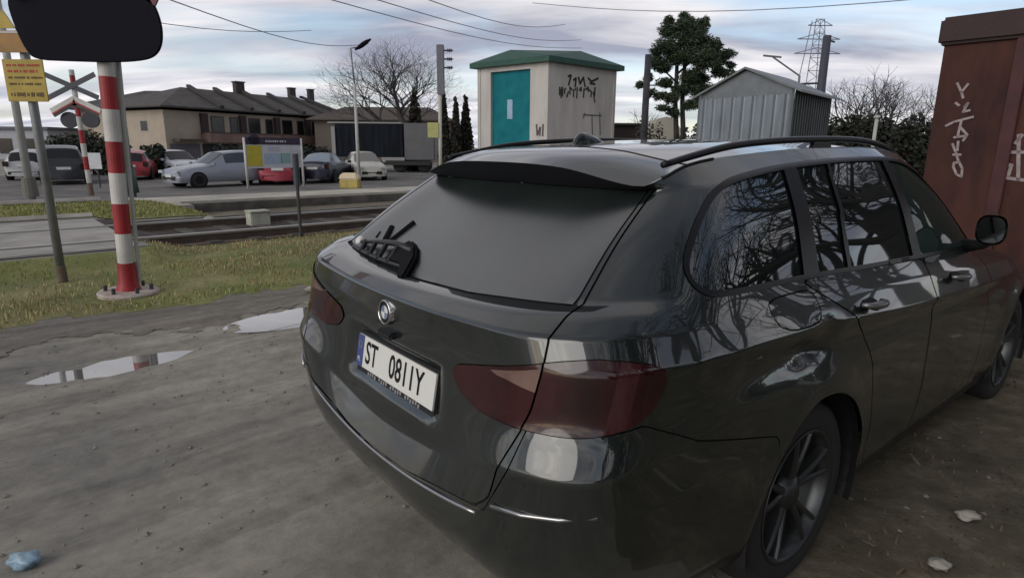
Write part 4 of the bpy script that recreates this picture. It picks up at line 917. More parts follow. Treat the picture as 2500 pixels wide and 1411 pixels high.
def wallbox(a, b_, z0, z1, th):
    d = (b_-a).normalized(); n = Vector((d.y, -d.x, 0)); mb = MB()
    vs = []
    for z in (z0, z1): vs += [(a.x, a.y, z), (b_.x, b_.y, z), (b_.x-n.x*th, b_.y-n.y*th, z), (a.x-n.x*th, a.y-n.y*th, z)]
    return vs, [(3, 2, 1, 0), (4, 5, 6, 7), (0, 1, 5, 4), (1, 2, 6, 5), (2, 3, 7, 6), (3, 0, 4, 7)]
# the front wall is open where the door stands
fl = cL.length; fd = (cL).normalized()
dA, dB = fd*(fl*.235), fd*(fl*.80)
zd = kz(1250, 172, 28.2)+.3
for a, b_, z0, z1 in ((dA, Z0, 0, hw), (cL, dB, 0, hw), (dB, dA, zd, hw)): wl.add(*wallbox(a, b_, z0, z1, .22))
wl.add(*wallbox(Z0, cR, 0, hw, .2)); wl.add(*wallbox(cR, cR+cL, 0, hw, .2)); wl.add(*wallbox(cR+cL, cL, 0, hw, .2))
wl.build('wall', M_KWALL, ks)
nF = Vector((fd.y, -fd.x, 0)); nF = -nF if nF.y > 0 else nF
M_TEAL = mat('teal_steel', (.004, .13, .17), rough=.6, spec=.15, col2=(.010, .18, .20), scale=2)
dm = MB(); vs = [dA-nF*.14, dB-nF*.14]
dm.add([(v.x, v.y, z) for z in (.05, zd-.01) for v in vs]+[(v.x-nF.x*.05, v.y-nF.y*.05, z) for z in (.05, zd-.01) for v in vs], [(0, 1, 3, 2), (4, 6, 7, 5), (0, 2, 6, 4), (1, 5, 7, 3), (0, 4, 5, 1), (2, 3, 7, 6)])
dr_ = dm.build('door', M_TEAL, ks)
mid = (dA+dB)/2-nF*.13
sn = MB(); q0 = mid-fd*(-.18); q1 = mid+fd*.02; zc = kz(1240, 265, 28.2)+.3
sn.add([(q0.x+nF.x*k, q0.y+nF.y*k, zc-.42) if i == 0 else None for i in range(0) for k in (0,)], [])
for k, (u0, u1, z0, z1) in enumerate(((-.05, .26, zc-.45, zc+.40),)):
    a = mid+fd*u0; b_ = mid+fd*u1; sn.add([(a.x, a.y, z0), (b_.x, b_.y, z0), (b_.x, b_.y, z1), (a.x, a.y, z1)], [(0, 1, 2, 3)])
sn.build('door_notice', mat('notice_blue', (.30, .42, .56), rough=.5, var=.15), dr_)
ov = .24; up = Vector((0, 0, hw))
def outc(v, s1, s2): return v-fd*s1*-1*0+v*0
u1 = cL.normalized(); u2 = cR.normalized()
eN = Z0-u1*ov-u2*ov; eL = cL+u1*ov-u2*ov; eR = cR-u1*ov+u2*ov; eB = cL+cR+u1*ov+u2*ov
ctr_ = (cL+cR)/2; tL = ctr_+(eL-ctr_)*.48; tR = ctr_+(eR-ctr_)*.42
rf = MB(); rz = .72
E_ = [eN, eL, eB, eR]
vs = [(v.x, v.y, hw-.02) for v in E_]+[(v.x, v.y, hw+.20) for v in E_]+[(tL.x, tL.y, hw+rz+.12), (tR.x, tR.y, hw+rz+.12)]
rf.add(vs, [(3, 2, 1, 0), (0, 1, 5, 4), (1, 2, 6, 5), (2, 3, 7, 6), (3, 0, 4, 7), (4, 5, 8), (4, 8, 9), (4, 9, 7), (5, 6, 8), (6, 9, 8), (6, 7, 9)])
rf.build('roof', mat('green_sheet', (.012, .060, .044), rough=.6, col2=(.020, .080, .060), scale=3), ks)
nR = Vector((u2.y, -u2.x, 0)); nR = -nR if nR.y > 0 else nR
invk = Matrix.Translation(-O)
M_SPRAY = mat('black_spray', (.03, .027, .025), rough=.8)
strokes('graffiti', ks, O+Vector((0, 0, 0)), nR, [[(1387, 187), (1394, 185), (1388, 208)], [(1400, 196), (1406, 192), (1404, 212)], [(1412, 190), (1416, 205), (1424, 190), (1428, 212)], [(1436, 192), (1444, 200), (1452, 196), (1460, 192)], [(1440, 204), (1452, 206)]], .10, M_SPRAY, inv=invk)
strokes('graffiti', ks, O, nR, scrib(1366, 1454, 214, 240, 11, 5)+[[(1366, 214), (1366, 232), (1372, 214)], [(1448, 226), (1452, 250)]], .085, mat('brown_spray', (.06, .05, .042), rough=.8), inv=invk)
strokes('graffiti', ks, O, nR, [[(1424, 281), (1468, 283)], [(1428, 277), (1424, 289)], [(1445, 283), (1446, 330)], [(1464, 276), (1465, 330)]], .06, mat('grey_spray', (.13, .12, .12), rough=.8), inv=invk)
strokes('graffiti', ks, O, nF, [[(1310, 305), (1312, 330), (1319, 312), (1318, 331)], [(1326, 305), (1325, 332)]], .09, mat('grey_spray2', (.10, .09, .09), rough=.8), inv=invk)
# ------------------------------------------------------------------ tin garage
GY = 14.0; gN = at(1940, 205, GY); gL = at(1713, 225, 16.0); gR = at(2030, 222, 16.2)
gs = thing('tin_garage', 'grey corrugated steel garage with a gable front beyond the estate car', 'garage', (gN.x, gN.y, 0))
a = Vector((gL.x-gN.x, gL.y-gN.y, 0)); c = Vector((gR.x-gN.x, gR.y-gN.y, 0)); hz = at(1940, 203, GY).z; hzR = at(1934, 207, GY).z; ridge = at(1823, 170, 15.0).z
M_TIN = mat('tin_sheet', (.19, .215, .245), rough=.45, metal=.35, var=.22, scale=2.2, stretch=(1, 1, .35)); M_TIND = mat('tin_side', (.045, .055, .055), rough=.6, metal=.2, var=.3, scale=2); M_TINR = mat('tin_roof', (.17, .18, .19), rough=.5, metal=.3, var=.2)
def corrug(p0, p1, z0, z1f, n, dep, wv=8):
    mb = MB(); d = (p1-p0); nn = Vector((d.y, -d.x, 0)).normalized(); N_ = n*wv; vs = []
    for i in range(N_+1):
        w = i/N_; ph = (w*n) % 1; pr_ = dep*(1 if ph < .42 else (1-(ph-.42)/.10 if ph < .52 else (0 if ph < .90 else (ph-.90)/.10)))
        p = p0+d*w+nn*pr_; vs += [(p.x, p.y, z0), (p.x, p.y, z1f(w))]
    return mb.add(vs, [(2*i, 2*i+2, 2*i+3, 2*i+1) for i in range(N_)])
eave = hz-.10
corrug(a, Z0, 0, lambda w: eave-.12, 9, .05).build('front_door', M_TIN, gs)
gb_ = MB(); nn = Vector((-a.y, a.x, 0)).normalized(); nn = -nn if nn.y > 0 else nn
m_ = a/2
P = [a+nn*.01, Z0+nn*.01, Z0+nn*.01, m_+nn*.01, a+nn*.01]; Zs = [eave-.12, eave-.12, eave, ridge-.03, eave]
gb_.add([(p.x, p.y, z) for p, z in zip(P, Zs)]+[(p.x-nn.x*.05, p.y-nn.y*.05, z) for p, z in zip(P, Zs)], [(0, 1, 2, 3, 4), (9, 8, 7, 6, 5)]+[(i, (i+1) % 5, 5+(i+1) % 5, 5+i) for i in range(5)]); gb_.build('gable', mat('tin_gable', (.16, .175, .19), rough=.5, metal=.3, var=.15), gs)
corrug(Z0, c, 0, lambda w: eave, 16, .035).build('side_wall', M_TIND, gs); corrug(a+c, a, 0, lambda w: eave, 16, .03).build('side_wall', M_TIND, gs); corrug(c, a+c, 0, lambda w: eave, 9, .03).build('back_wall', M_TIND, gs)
ud = a.normalized(); uc = c.normalized()
for s in (0, 1):
    e0 = (Z0-ud*.22 if s == 0 else a+ud*.22); ez = eave-.02-.22*(ridge-eave)/(a.length/2)
    r0 = m_; q = MB(); vs = []
    for z_ in (0, .05):
        for p, z in ((e0-uc*.12, ez), (e0+c+uc*.12, ez), (r0+c+uc*.12, ridge), (r0-uc*.12, ridge)): vs.append((p.x, p.y, z+z_))
    q.add(vs, [(3, 2, 1, 0), (4, 5, 6, 7), (0, 1, 5, 4), (1, 2, 6, 5), (2, 3, 7, 6), (3, 0, 4, 7)]); q.build('roof_sheet', M_TINR, gs)
for w in (0, 1): p = a*w+nn*.03; MB().box((p.x, p.y, eave/2), (.06, .06, eave)).build('corner_post', mat('tin_post', (.22, .24, .26), rough=.5, metal=.4), gs)
# ------------------------------------------------------------------ rusty container
L0 = at(2303, 60, 6.5); L0 = Vector((L0.x, L0.y, 0)); fdv = -Ov; zt_ = at(2303, 44, 6.5).z; zr_ = at(2303, 112, 6.5).z
cn_ = thing('waste_container', 'rust red steel container with white graffiti and thick top rim, right of the car', 'container', tuple(L0)); O2 = Matrix.Translation(-L0)
M_RUSTC = mat('rust_red_steel', (.026, .013, .013), rough=.8, spec=.25, col2=(.085, .032, .024), scale=3.0, stretch=(1, 1, .3), bump=.25, bscale=18, detail=8)
M_RUSTR = mat('rust_rim', (.028, .014, .015), rough=.75, col2=(.045, .022, .022), scale=3, bump=.2)
def cbox(o0, o1, t0_, t1_, z0, z1): 
    vs = []
    for z in (z0, z1):
        for o__, t__ in ((o0, t0_), (o1, t0_), (o1, t1_), (o0, t1_)): v = fdv*o__+Tv*t__; vs.append((v.x, v.y, z))
    return MB().add(vs, [(3, 2, 1, 0), (4, 5, 6, 7), (0, 1, 5, 4), (1, 2, 6, 5), (2, 3, 7, 6), (3, 0, 4, 7)])
cbox(.03, 2.5, 0.03, 6, .12, zr_).build('body', M_RUSTC, cn_, bevel=.01)
cbox(-.02, 2.55, -.03, 6.05, zr_, zt_).build('top_rim', M_RUSTR, cn_, bevel=.03)
for o__ in (.62, 1.5): cbox(o__, o__+.11, -.02, .028, .12, zr_-.003).build('rib', mat('rib_red', (.055, .012, .013), rough=.7, var=.3), cn_, bevel=.008)
cbox(.0, 2.5, .0, 6, 0, .118).build('skid', M_RUSTR, cn_)
nC = -Tv
M_CHALK = mat('white_spray', (.30, .25, .25), rough=.9, var=.2, scale=20)
strokes('graffiti', cn_, L0+Tv*.03, nC, [[(2338, 204), (2348, 226), (2364, 206)], [(2348, 226), (2352, 240)], [(2334, 252), (2342, 258)], [(2356, 262), (2364, 252), (2352, 274), (2368, 270)], [(2310, 308), (2330, 298), (2376, 286)], [(2348, 294), (2338, 336)], [(2346, 312), (2362, 330)], [(2330, 336), (2360, 332), (2352, 344)], [(2326, 352), (2334, 372), (2340, 392)], [(2340, 346), (2338, 368)], [(2328, 378), (2346, 378)], [(2330, 398), (2342, 396), (2350, 412), (2348, 432), (2336, 426), (2328, 408), (2330, 398)]], .022, M_CHALK, inv=O2)
strokes('graffiti', cn_, L0+Tv*.03, nC, [[(2488, 330), (2486, 440)], [(2436, 398), (2470, 404)], [(2434, 432), (2500, 440)], [(2480, 350), (2496, 330)], [(2466, 372), (2500, 372)], [(2470, 404), (2462, 428)], [(2440, 436), (2430, 430)]], .030, M_CHALK, inv=O2)
# ------------------------------------------------------------------ posts and pylon on the right
def simple_post(name, px, py, Y, r, m, label, cat, zb=0.0, n=12, r2=None):
    q = at(px, py, Y); t_ = q.z; o = thing(name, label, cat, (q.x, Y, zb)); MB().tube((0, 0, -.1), (0, 0, t_-zb), r, r2 or r*.8, n=n).build('shaft', m, o, smooth=True); return o, t_-zb
M_WOOD = mat('dark_wood', (.035, .034, .042), rough=.85, var=.3)
simple_post('timber_pole', 1583, 134, 24, .15, M_WOOD, 'dark timber pole standing at the left edge of the pine', 'pole')
po, h = simple_post('overhead_line_mast', 2020, 88, 20, .15, mat('mast_slate', (.05, .052, .075), rough=.7), 'slate grey mast with side arms rising behind the tin garage', 'mast')
for dz, ln in ((1.4, 1.3), (2.2, .5), (.12, -.25)): MB().tube((0, 0, h-dz), (-ln, 0, h-dz-.06), .03).build('arm', M_STEELD, po)
MB().path([(-1.0, .2, h-1.45), (-1.9, .4, h-1.55), (-2.0, .4, h-1.5)], .03).build('arm', M_STEELD, po)
o, h = simple_post('signal_arm_post', 1952, 186, 23, .05, M_STEEL, 'thin grey bracket with a cross piece above the tin garage roof', 'post')
q = at(1884, 138, 23)-Vector(o.location); MB().tube((0, 0, h), tuple(q), .03).build('strut', M_STEEL, o); MB().tube(tuple(q+Vector((-.3, 0, .02))), tuple(q+Vector((.35, 0, -.03))), .035).build('cross_piece', M_STEEL, o)
o, h = simple_post('white_post', 2141, 288, 22, .07, M_PALEPOLE, 'short white post in front of the dark hedge', 'post'); MB().lathe([(.001, .10), (.10, .06), (.11, 0), (.001, -.02)], lambda x, y, z: (x, y, h+z), 10).build('cap', M_PALEPOLE, o)
q = at(1990, 120, 140); py = thing('pylon', 'distant steel lattice pylon behind the slate grey mast', 'pylon', (q.x, 140, -.3)); H1 = at(1990, 46, 140).z
lt = MB(); wv = lambda z: 2.6*(1-z/H1)+.9
zs = [i*H1/11 for i in range(12)]
for z0, z1 in zip(zs, zs[1:]):
    for sx in (-1, 1):
        for sy in (-1, 1):
            lt.tube((sx*wv(z0)/1, sy*wv(z0), z0), (sx*wv(z1), sy*wv(z1), z1), .10, n=4, caps=False)
        lt.tube((sx*wv(z0), -wv(z0), z0), (-sx*wv(z1), -wv(z1), z1), .06, n=4, caps=False); lt.tube((wv(z1), -wv(z1), z1), (-wv(z1), -wv(z1), z1), .06, n=4, caps=False)
M_PYL = mat('pylon_steel', (.20, .21, .27), rough=.7); lt.build('tower', M_PYL, py)
for py_, w_ in ((62, 2.6), (95, 4.6), (130, 5.0)):
    z = at(1990, py_, 140).z; ar = MB()
    for s in (-1, 1): ar.tube((0, -1.2, z), (s*w_, -1.2, z), .11, n=4); ar.tube((0, -1.2, z+1.2), (s*w_, -1.2, z), .08, n=4)
    ar.build('cross_arm', M_PYL, py)
# overhead wires
WIRES = [((-100, -40, 12), (760, 75, 26), 'a'), ((400, -5, 11), (900, 108, 26), 'b'), ((700, -30, 12), (1420, 118, 34), 'c'), ((880, -12, 13), (1420, 98, 34), 'd'), ((990, -20, 13), (1380, 60, 30), 'e'), ((1300, 8, 24), (2560, -30, 12), 'f')]
for (x0, y0_, d0), (x1, y1_, d1), nm in WIRES:
    A = at(x0, y0_, d0); B = at(x1, y1_, d1); w = MB(); w.path([A.lerp(B, i/10)-Vector((0, 0, .35*math.sin(math.pi*i/10))) for i in range(11)], .011, n=5)
    tag(w.build('overhead_wire', mat('wire', (.20, .20, .23), rough=.6)), 'thin overhead wire strung across the cloudy sky above the railway', 'wire', 'overhead wires across the sky')
# ------------------------------------------------------------------ houses
def tri_roof(name, eaves, ridge, m, parent, th=.14):
    mb = MB(); vs = [tuple(v) for v in eaves]+[tuple(v) for v in ridge]
    mb.add(vs, [(0, 1, 5, 4), (1, 2, 5), (2, 3, 4, 5), (3, 0, 4)]); mb.add([(v[0], v[1], v[2]-th) for v in vs[:4]], [(3, 2, 1, 0)])
    mb.add(vs[:4]+[(v[0], v[1], v[2]-th) for v in vs[:4]], [(i, 4+i, 4+(i+1) % 4, (i+1) % 4) for i in range(4)])
    return mb.build(name, m, parent)
M_CREAM = mat('cream_render', (.36, .31, .25), rough=.9, var=.12, scale=.6); M_TILE = mat('grey_tiles', (.045, .042, .040), rough=.85, col2=(.085, .078, .072), scale=.9, bump=.2, stretch=(1, 1, 3))
M_DARKW = mat('dark_window', (.012, .013, .016), rough=.15); M_FRAME = mat('brown_frame', (.06, .04, .035), rough=.7); M_BAND = mat('pink_brown_band', (.19, .125, .11), rough=.9, var=.2, scale=.7)
HZ = -.3
C0 = at(410, 380, 58); C0 = Vector((C0.x, 58, HZ)); hu = Vector((.46, .888, 0)).normalized(); hv = Vector((-.888, .46, 0)).normalized(); LEN = 27.0; WID = 11.5
hs = thing('terraced_house', 'long cream terraced house with a dark tiled roof and dark balconies beyond the car park', 'house', tuple(C0))
ez = at(410, 268, 58).z-HZ; rz_ = at(458, 210, 64.5).z-HZ
loc = lambda u, v, z: hu*u+hv*v+Vector((0, 0, z))
w = MB(); w.add([loc(0, 0, 0), loc(LEN, 0, 0), loc(LEN, WID, 0), loc(0, WID, 0), loc(0, 0, ez), loc(LEN, 0, ez), loc(LEN, WID, ez), loc(0, WID, ez)], [(0, 1, 5, 4), (1, 2, 6, 5), (2, 3, 7, 6), (3, 0, 4, 7)]); w.build('wall', M_CREAM, hs)
ro = tri_roof('roof', [loc(-.8, -1.0, ez+.35), loc(LEN+.8, -1.0, ez+.35), loc(LEN+.8, WID+.9, ez+.35), loc(-.8, WID+.9, ez+.35)], [loc(6.0, 5.7, rz_), loc(LEN-5.0, 5.7, rz_)], M_TILE, hs)
for k in range(1, 7):                              # raised party walls and a step in the tiles on the roof slope
    u = 1.8+k*3.6; p = MB()
    for du, wd in ((0, .45),):
        a = loc(u, -.95, ez+.42); b_ = loc(min(LEN-5, max(6.5, u+.6)), 5.5, rz_+.05); d = (b_-a); n_ = d.cross(hu).normalized(); n_ = n_ if n_.z > 0 else -n_
        p.add([a, a+hu*wd, b_+hu*wd, b_, a+n_*.28, a+hu*wd+n_*.28, b_+hu*wd+n_*.28, b_+n_*.28], [(4, 5, 6, 7), (0, 1, 5, 4), (1, 2, 6, 5), (2, 3, 7, 6), (3, 0, 4, 7)])
    p.build('party_wall', mat('party_tiles', (.045, .042, .042), rough=.9), ro)
for u, v, s in ((13.2, 5.7, 1.0), (21.0, 5.7, .8), (23.4, 4.9, .7)):
    c = MB(); q = loc(u, v, rz_+.35); c.box(q, (1.0*s, .8*s, 1.5), rz=.9); c.box(q+Vector((0, 0, .8)), (1.2*s, 1.0*s, .12), rz=.9); c.build('chimney', mat('chimney_brick', (.05, .042, .045), rough=.9), ro)
def facade(u0, u1, z0, z1, off, th, name, m, parent):
    mb = MB(); vs = []
    for d in (off, off+th):
        for u, z in ((u0, z0), (u1, z0), (u1, z1), (u0, z1)): q = loc(u, -d, z); vs.append(q)
    mb.add(vs, [(3, 2, 1, 0), (4, 5, 6, 7), (0, 1, 5, 4), (1, 2, 6, 5), (2, 3, 7, 6), (3, 0, 4, 7)]); return mb.build(name, m, parent)
g0 = ez*.44
for k in range(5):
    u = 4.9+k*4.5
    for du, wd in ((0, 1.5), (2.2, 1.0)):
        wf = facade(u+du, u+du+wd, ez*.60, ez*.93, .002, .05, 'window', M_FRAME, hs); facade(u+du+.10, u+du+wd-.10, ez*.62, ez*.91, .053, .01, 'pane', M_DARKW, wf)
    facade(u-1.2, u-.5, g0+.6, ez*.97, .002, .35, 'timber_screen', mat('timber_screen', (.05, .035, .035), rough=.9, var=.3), hs)
    bl = facade(u-1.3, u+3.1, g0-.15, g0+.75, .3, 1.2, 'balcony', M_BAND, hs); facade(u-1.3, u+3.1, g0+.76, g0+.84, .25, 1.3, 'railing', M_FRAME, bl)
    facade(u-1.2, u+2.9, 0, g0-.3, .002, .05, 'garage_door', mat('dark_gates', (.022, .024, .026), rough=.7, var=.4), hs)
facade(.6, 3.2, g0-.1, g0+.15, .1, 1.0, 'canopy', M_FRAME, hs); facade(.3, 3.4, 0, g0-.3, .002, .05, 'garage_door', mat('grey_gates', (.10, .10, .12), rough=.6), hs)
for v, z0, z1, wd in ((2.6, ez*.62, ez*.80, 1.0), (6.2, .3, ez*.55, 1.4)):
    mb = MB(); q = [loc(-.03, v, z0), loc(-.03, v+wd, z0), loc(-.03, v+wd, z1), loc(-.03, v, z1)]; mb.add(q, [(3, 2, 1, 0)]); mb.build('window', M_DARKW, hs)
C1 = at(335, 380, 76); h2 = thing('house', 'cream house with a low pyramid tiled roof left of the long terrace', 'house', (C1.x, 76, HZ)); e2z = at(335, 262, 76).z-HZ; r2z = at(335, 222, 82).z-HZ
MB().box((0, 6, e2z/2), (13, 12, e2z)).build('wall', M_CREAM, h2)
tri_roof('roof', [Vector((-8, -1.4, e2z-.2)), Vector((8, -1.4, e2z-.2)), Vector((8, 13, e2z-.2)), Vector((-8, 13, e2z-.2))], [Vector((-1.6, 6, r2z)), Vector((1.2, 6, r2z))], M_TILE, h2)
for x in (-4, 0, 3.6): f_ = MB().box((x, -.02, e2z*.5), (1.5, .06, 1.7)).build('window', M_FRAME, h2); MB().box((x, -.06, e2z*.5), (1.25, .03, 1.45)).build('pane', M_DARKW, f_)
q = at(890, 380, 70); ad = thing('house', 'low brown roofed building partly hidden behind the bare tree and the trailer', 'house', (q.x, 70, HZ)); zz = at(930, 290, 70).z-HZ; zr2 = at(930, 262, 74).z-HZ
MB().box((2, 4, zz/2), (15, 8, zz)).build('wall', mat('brown_wall', (.12, .10, .085), rough=.9), ad)
tri_roof('roof', [Vector((-6.2, -.6, zz-.1)), Vector((10.2, -.6, zz-.1)), Vector((10.2, 8.6, zz-.1)), Vector((-6.2, 8.6, zz-.1))], [Vector((-3, 4, zr2)), Vector((7, 4, zr2))], mat('brown_tiles', (.075, .060, .052), rough=.85, var=.2), ad)
q = at(10, 380, 70); pb_ = thing('pale_building', 'long pale building with a flat roof beside the road at far left', 'building', (q.x, 70, HZ)); zz = at(20, 316, 70).z-HZ
MB().box((-6, 5, zz/2), (22, 9, zz)).build('wall', mat('pale_wall', (.36, .37, .40), rough=.9, var=.1), pb_); MB().box((-6, 5, zz+.15), (22.6, 9.6, .3)).build('roof', mat('slate_roof', (.10, .11, .13), rough=.8), pb_)
for x in range(7): MB().box((-14+x*2.8, .46, zz*.45), (1.5, .08, zz*.5)).build('window', M_DARKW, pb_)
q = at(1530, 380, 34); sh = thing('brown_shed', 'low dark brown shed between the kiosk and the timber pole', 'shed', (q.x, 34, HZ)); zz = at(1530, 306, 34).z-HZ
MB().box((0, 1, zz/2), (1.7, 2, zz)).build('wall', mat('shed_wall', (.05, .04, .042), rough=.9), sh); MB().box((0, 1, zz+.05), (1.95, 2.4, .1)).build('roof', M_TIND, sh)
q = at(1622, 380, 32); sh = thing('summer_house', 'pale cream hut with a rounded roof behind the pine trunks', 'hut', (q.x, 32, HZ)); zz = at(1622, 285, 32).z-HZ; hw2 = .75
s_ = MB(); s_.prism([(-hw2, 0), (hw2, 0), (hw2, zz*.82), (hw2*.6, zz*.96), (0, zz), (-hw2*.6, zz*.96), (-hw2, zz*.82)], lambda a, b, d: (a, d, b), 0, 2); s_.build('shell', mat('cream_boards', (.42, .40, .34), rough=.8, var=.12, scale=2), sh); MB().box((.15, -.02, zz*.35), (.6, .05, zz*.66)).build('door', mat('hut_door', (.34, .32, .27), rough=.8), sh)
# ------------------------------------------------------------------ parked cars
def small_car(name, label, loc, heading, st, paint, group='cars parked beyond the platform', glassm=None):
    """st: stations (y, half width, belt z, top z, top half width); nose at -y, tail at +y"""
    car = thing(name, label, 'car', loc, heading, group); mb = MB(); rows = []
    glassm = glassm or M_DARKW
    for y, w, zb, zt, wt in st:
        rows.append([(w*.93, y, .22), (w*.985, y, .34), (w, y, .52), (w*.985, y, zb-.14), (w*.94, y, zb), (w*.94+(wt-w*.94)*.12, y, zb+(zt-zb)*.10), (wt+.03, y, zt-(zt-zb)*.14), (wt*.90, y, zt-.015), (wt*.5, y, zt+.012), (0, y, zt+.02)])
    n = 10; m = len(rows); full = [[(-x, y, z) for x, y, z in r[:-1]]+r[::-1] for r in rows]
    k = 2*n-1; vs = [p for r in full for p in r]; body = MB(); gl = MB(); body.add(vs, []); gl.add(vs, [])
    for i in range(m-1):
        a, b_ = st[i], st[i+1]; ga = a[3]-a[2] > .2; gb2 = b_[3]-b_[2] > .2
        for j in range(k-1):
            f = (i*k+j, i*k+j+1, (i+1)*k+j+1, (i+1)*k+j); jj = j if j < n-1 else k-2-j
            side_ = jj == 5
            if side_ and ga and gb2 and not (len(a) > 5): gl.f.append(f)
            elif jj >= 5 and ga != gb2 and jj > 5: gl.f.append(f)
            elif side_ and ga != gb2: body.f.append(f)
            else: body.f.append(f)
    body.f += [tuple(range(k-1, -1, -1)), tuple((m-1)*k+j for j in range(k))]
    bo = body.build('body', paint, car, smooth=True); go = gl.build('windows', glassm, car, smooth=True)
    for o in (bo, go):
        bm = bmesh.new(); bm.from_mesh(o.data); bmesh.ops.delete(bm, geom=[v for v in bm.verts if not v.link_faces], context='VERTS')
        bmesh.ops.subdivide_edges(bm, edges=bm.edges[:], cuts=1, use_grid_fill=True, smooth=.35) if o is bo else None
        bm.to_mesh(o.data); bm.free()
        for p in o.data.polygons: p.use_smooth = True
    y0, y1 = st[0][0], st[-1][0]; w = st[len(st)//2][1]
    for yy in (y0+.80, y1-.78):
        for s in (-1, 1):
            wa = MB(); wa.prism([(.36*math.cos(6.2832*i/20), .31+.36*math.sin(6.2832*i/20)) for i in range(20)], lambda a, b, d: (d, yy+a, b), s*(w-.18), s*(w+.004)); wa.build('wheel_arch', M_GAP, car)
            wh = MB(); wh.lathe([(.19, -.01), (.30, -.012), (.318, -.03), (.318, -.20), (.19, -.2)], lambda a, b, h: (s*(w+.022+h), yy+a, .31+b), 20); t_ = wh.build('wheel', M_TYRE, car, smooth=True)
            rm_ = MB(); rm_.lathe([(.19, -.012), (.17, -.02), (.05, -.03), (.001, -.02)], lambda a, b, h: (s*(w+.022+h), yy+a, .31+b), 20); rm_.build('rim', M_ALLOY, t_, smooth=True)
    for s in (-1, 1):
        MB().box((s*w*.70, y0-.005, .66), (w*.42, .10, .13)).build('headlight', mat('headlight_clear', (.45, .47, .5), rough=.1), car, bevel=.02)
        MB().box((s*w*.80, y1+.0, .80), (w*.26, .10, .24)).build('tail_light', M_LENS, car, bevel=.02)
        MB().box((s*(w+.09), y0+1.45, .98), (.18, .12, .13)).build('mirror', paint, car, bevel=.03)
    MB().box((0, y0-.03, .50), (.52, .02, .115)).build('number_plate', M_WHITE, car); MB().box((0, y1+.03, .72), (.52, .02, .115)).build('number_plate', M_WHITE, car)
    MB().box((0, y0-.012, .40), (w*1.2, .03, .16)).build('grille', M_BLACK, car); MB().box((0, y1+.012, .36), (w*1.5, .03, .14)).build('bumper_trim', M_BLACK, car)
    return car
HATCH = [(-2.0, .62, .60, .68, .50), (-1.9, .80, .68, .76, .60), (-1.1, .86, .86, .92, .66), (-.78, .87, .90, .96, .66), (-.05, .875, .93, 1.42, .56), (.6, .88, .94, 1.48, .58), (1.3, .87, .95, 1.44, .56), (1.78, .82, .96, 1.34, .52), (2.0, .78, .88, .92, .55), (2.06, .74, .62, .66, .55)]
WAGON = [(-2.35, .62, .58, .66, .50), (-2.25, .82, .68, .75, .60), (-1.3, .88, .86, .92, .66), (-1.0, .89, .92, .98, .68), (-.3, .90, .95, 1.46, .60), (.4, .90, .96, 1.53, .62), (1.5, .89, .97, 1.53, .62), (2.10, .86, .98, 1.46, .60), (2.30, .80, .90, .95, .60), (2.36, .76, .62, .66, .58)]
SEDAN = [(-2.25, .62, .58, .66, .50), (-2.15, .82, .66, .74, .60), (-1.25, .87, .84, .90, .66), (-.85, .88, .88, .94, .66), (-.1, .885, .91, 1.36, .55), (.5, .885, .92, 1.42, .56), (1.05, .88, .94, 1.38, .54), (1.62, .86, .97, 1.02, .66), (2.1, .82, .96, 1.0, .66), (2.2, .78, .70, .74, .6)]
SUV = [(y, w+.02, zb+.16, zt+.22, wt+.04) for y, w, zb, zt, wt in HATCH]
def paintm(n, c, metal=.3): return mat('paint_'+n, c, rough=.4, metal=metal, coat=.35)
def spot(px, py): return tuple(gp(px, py, -.285))
D = math.radians
small_car('parked_car', 'black car seen from behind at far left, behind the far crossing signal', spot(162, 446), D(216), SUV, paintm('black', (.010, .011, .015), 0))
small_car('parked_car', 'white car at far left partly hidden behind the pale lamp mast', spot(92, 436), D(205), HATCH, paintm('white_far', (.38, .39, .40), .1))
small_car('parked_car', 'red hatchback seen from behind, just right of the striped crossing signal pole', spot(338, 436), D(203), HATCH, paintm('red', (.30, .02, .03)))
small_car('parked_car', 'white hatchback parked nose to the right in front of the round green bush', spot(438, 432), D(48), HATCH, paintm('pearl', (.50, .53, .58), .1))
small_car('parked_car', 'silver estate car parked left of the station information board', spot(548, 453), D(-36), WAGON, paintm('silver', (.30, .32, .37), .5), glassm=mat('grey_window', (.05, .06, .075), rough=.1))
small_car('parked_car', 'red car parked directly behind the station information board', spot(690, 446), D(196), SEDAN, paintm('crimson', (.30, .03, .05)))
small_car('parked_car', 'dark navy car seen from behind, right of the station information board', spot(800, 442), D(179), SEDAN, paintm('navy', (.012, .013, .035)), glassm=mat('sky_window', (.20, .25, .30), rough=.08))
small_car('parked_car', 'cream hatchback facing the platform behind the street lamp', spot(892, 437), D(24), HATCH, paintm('cream', (.46, .45, .40), .1), glassm=mat('pale_window', (.16, .16, .15), rough=.1))
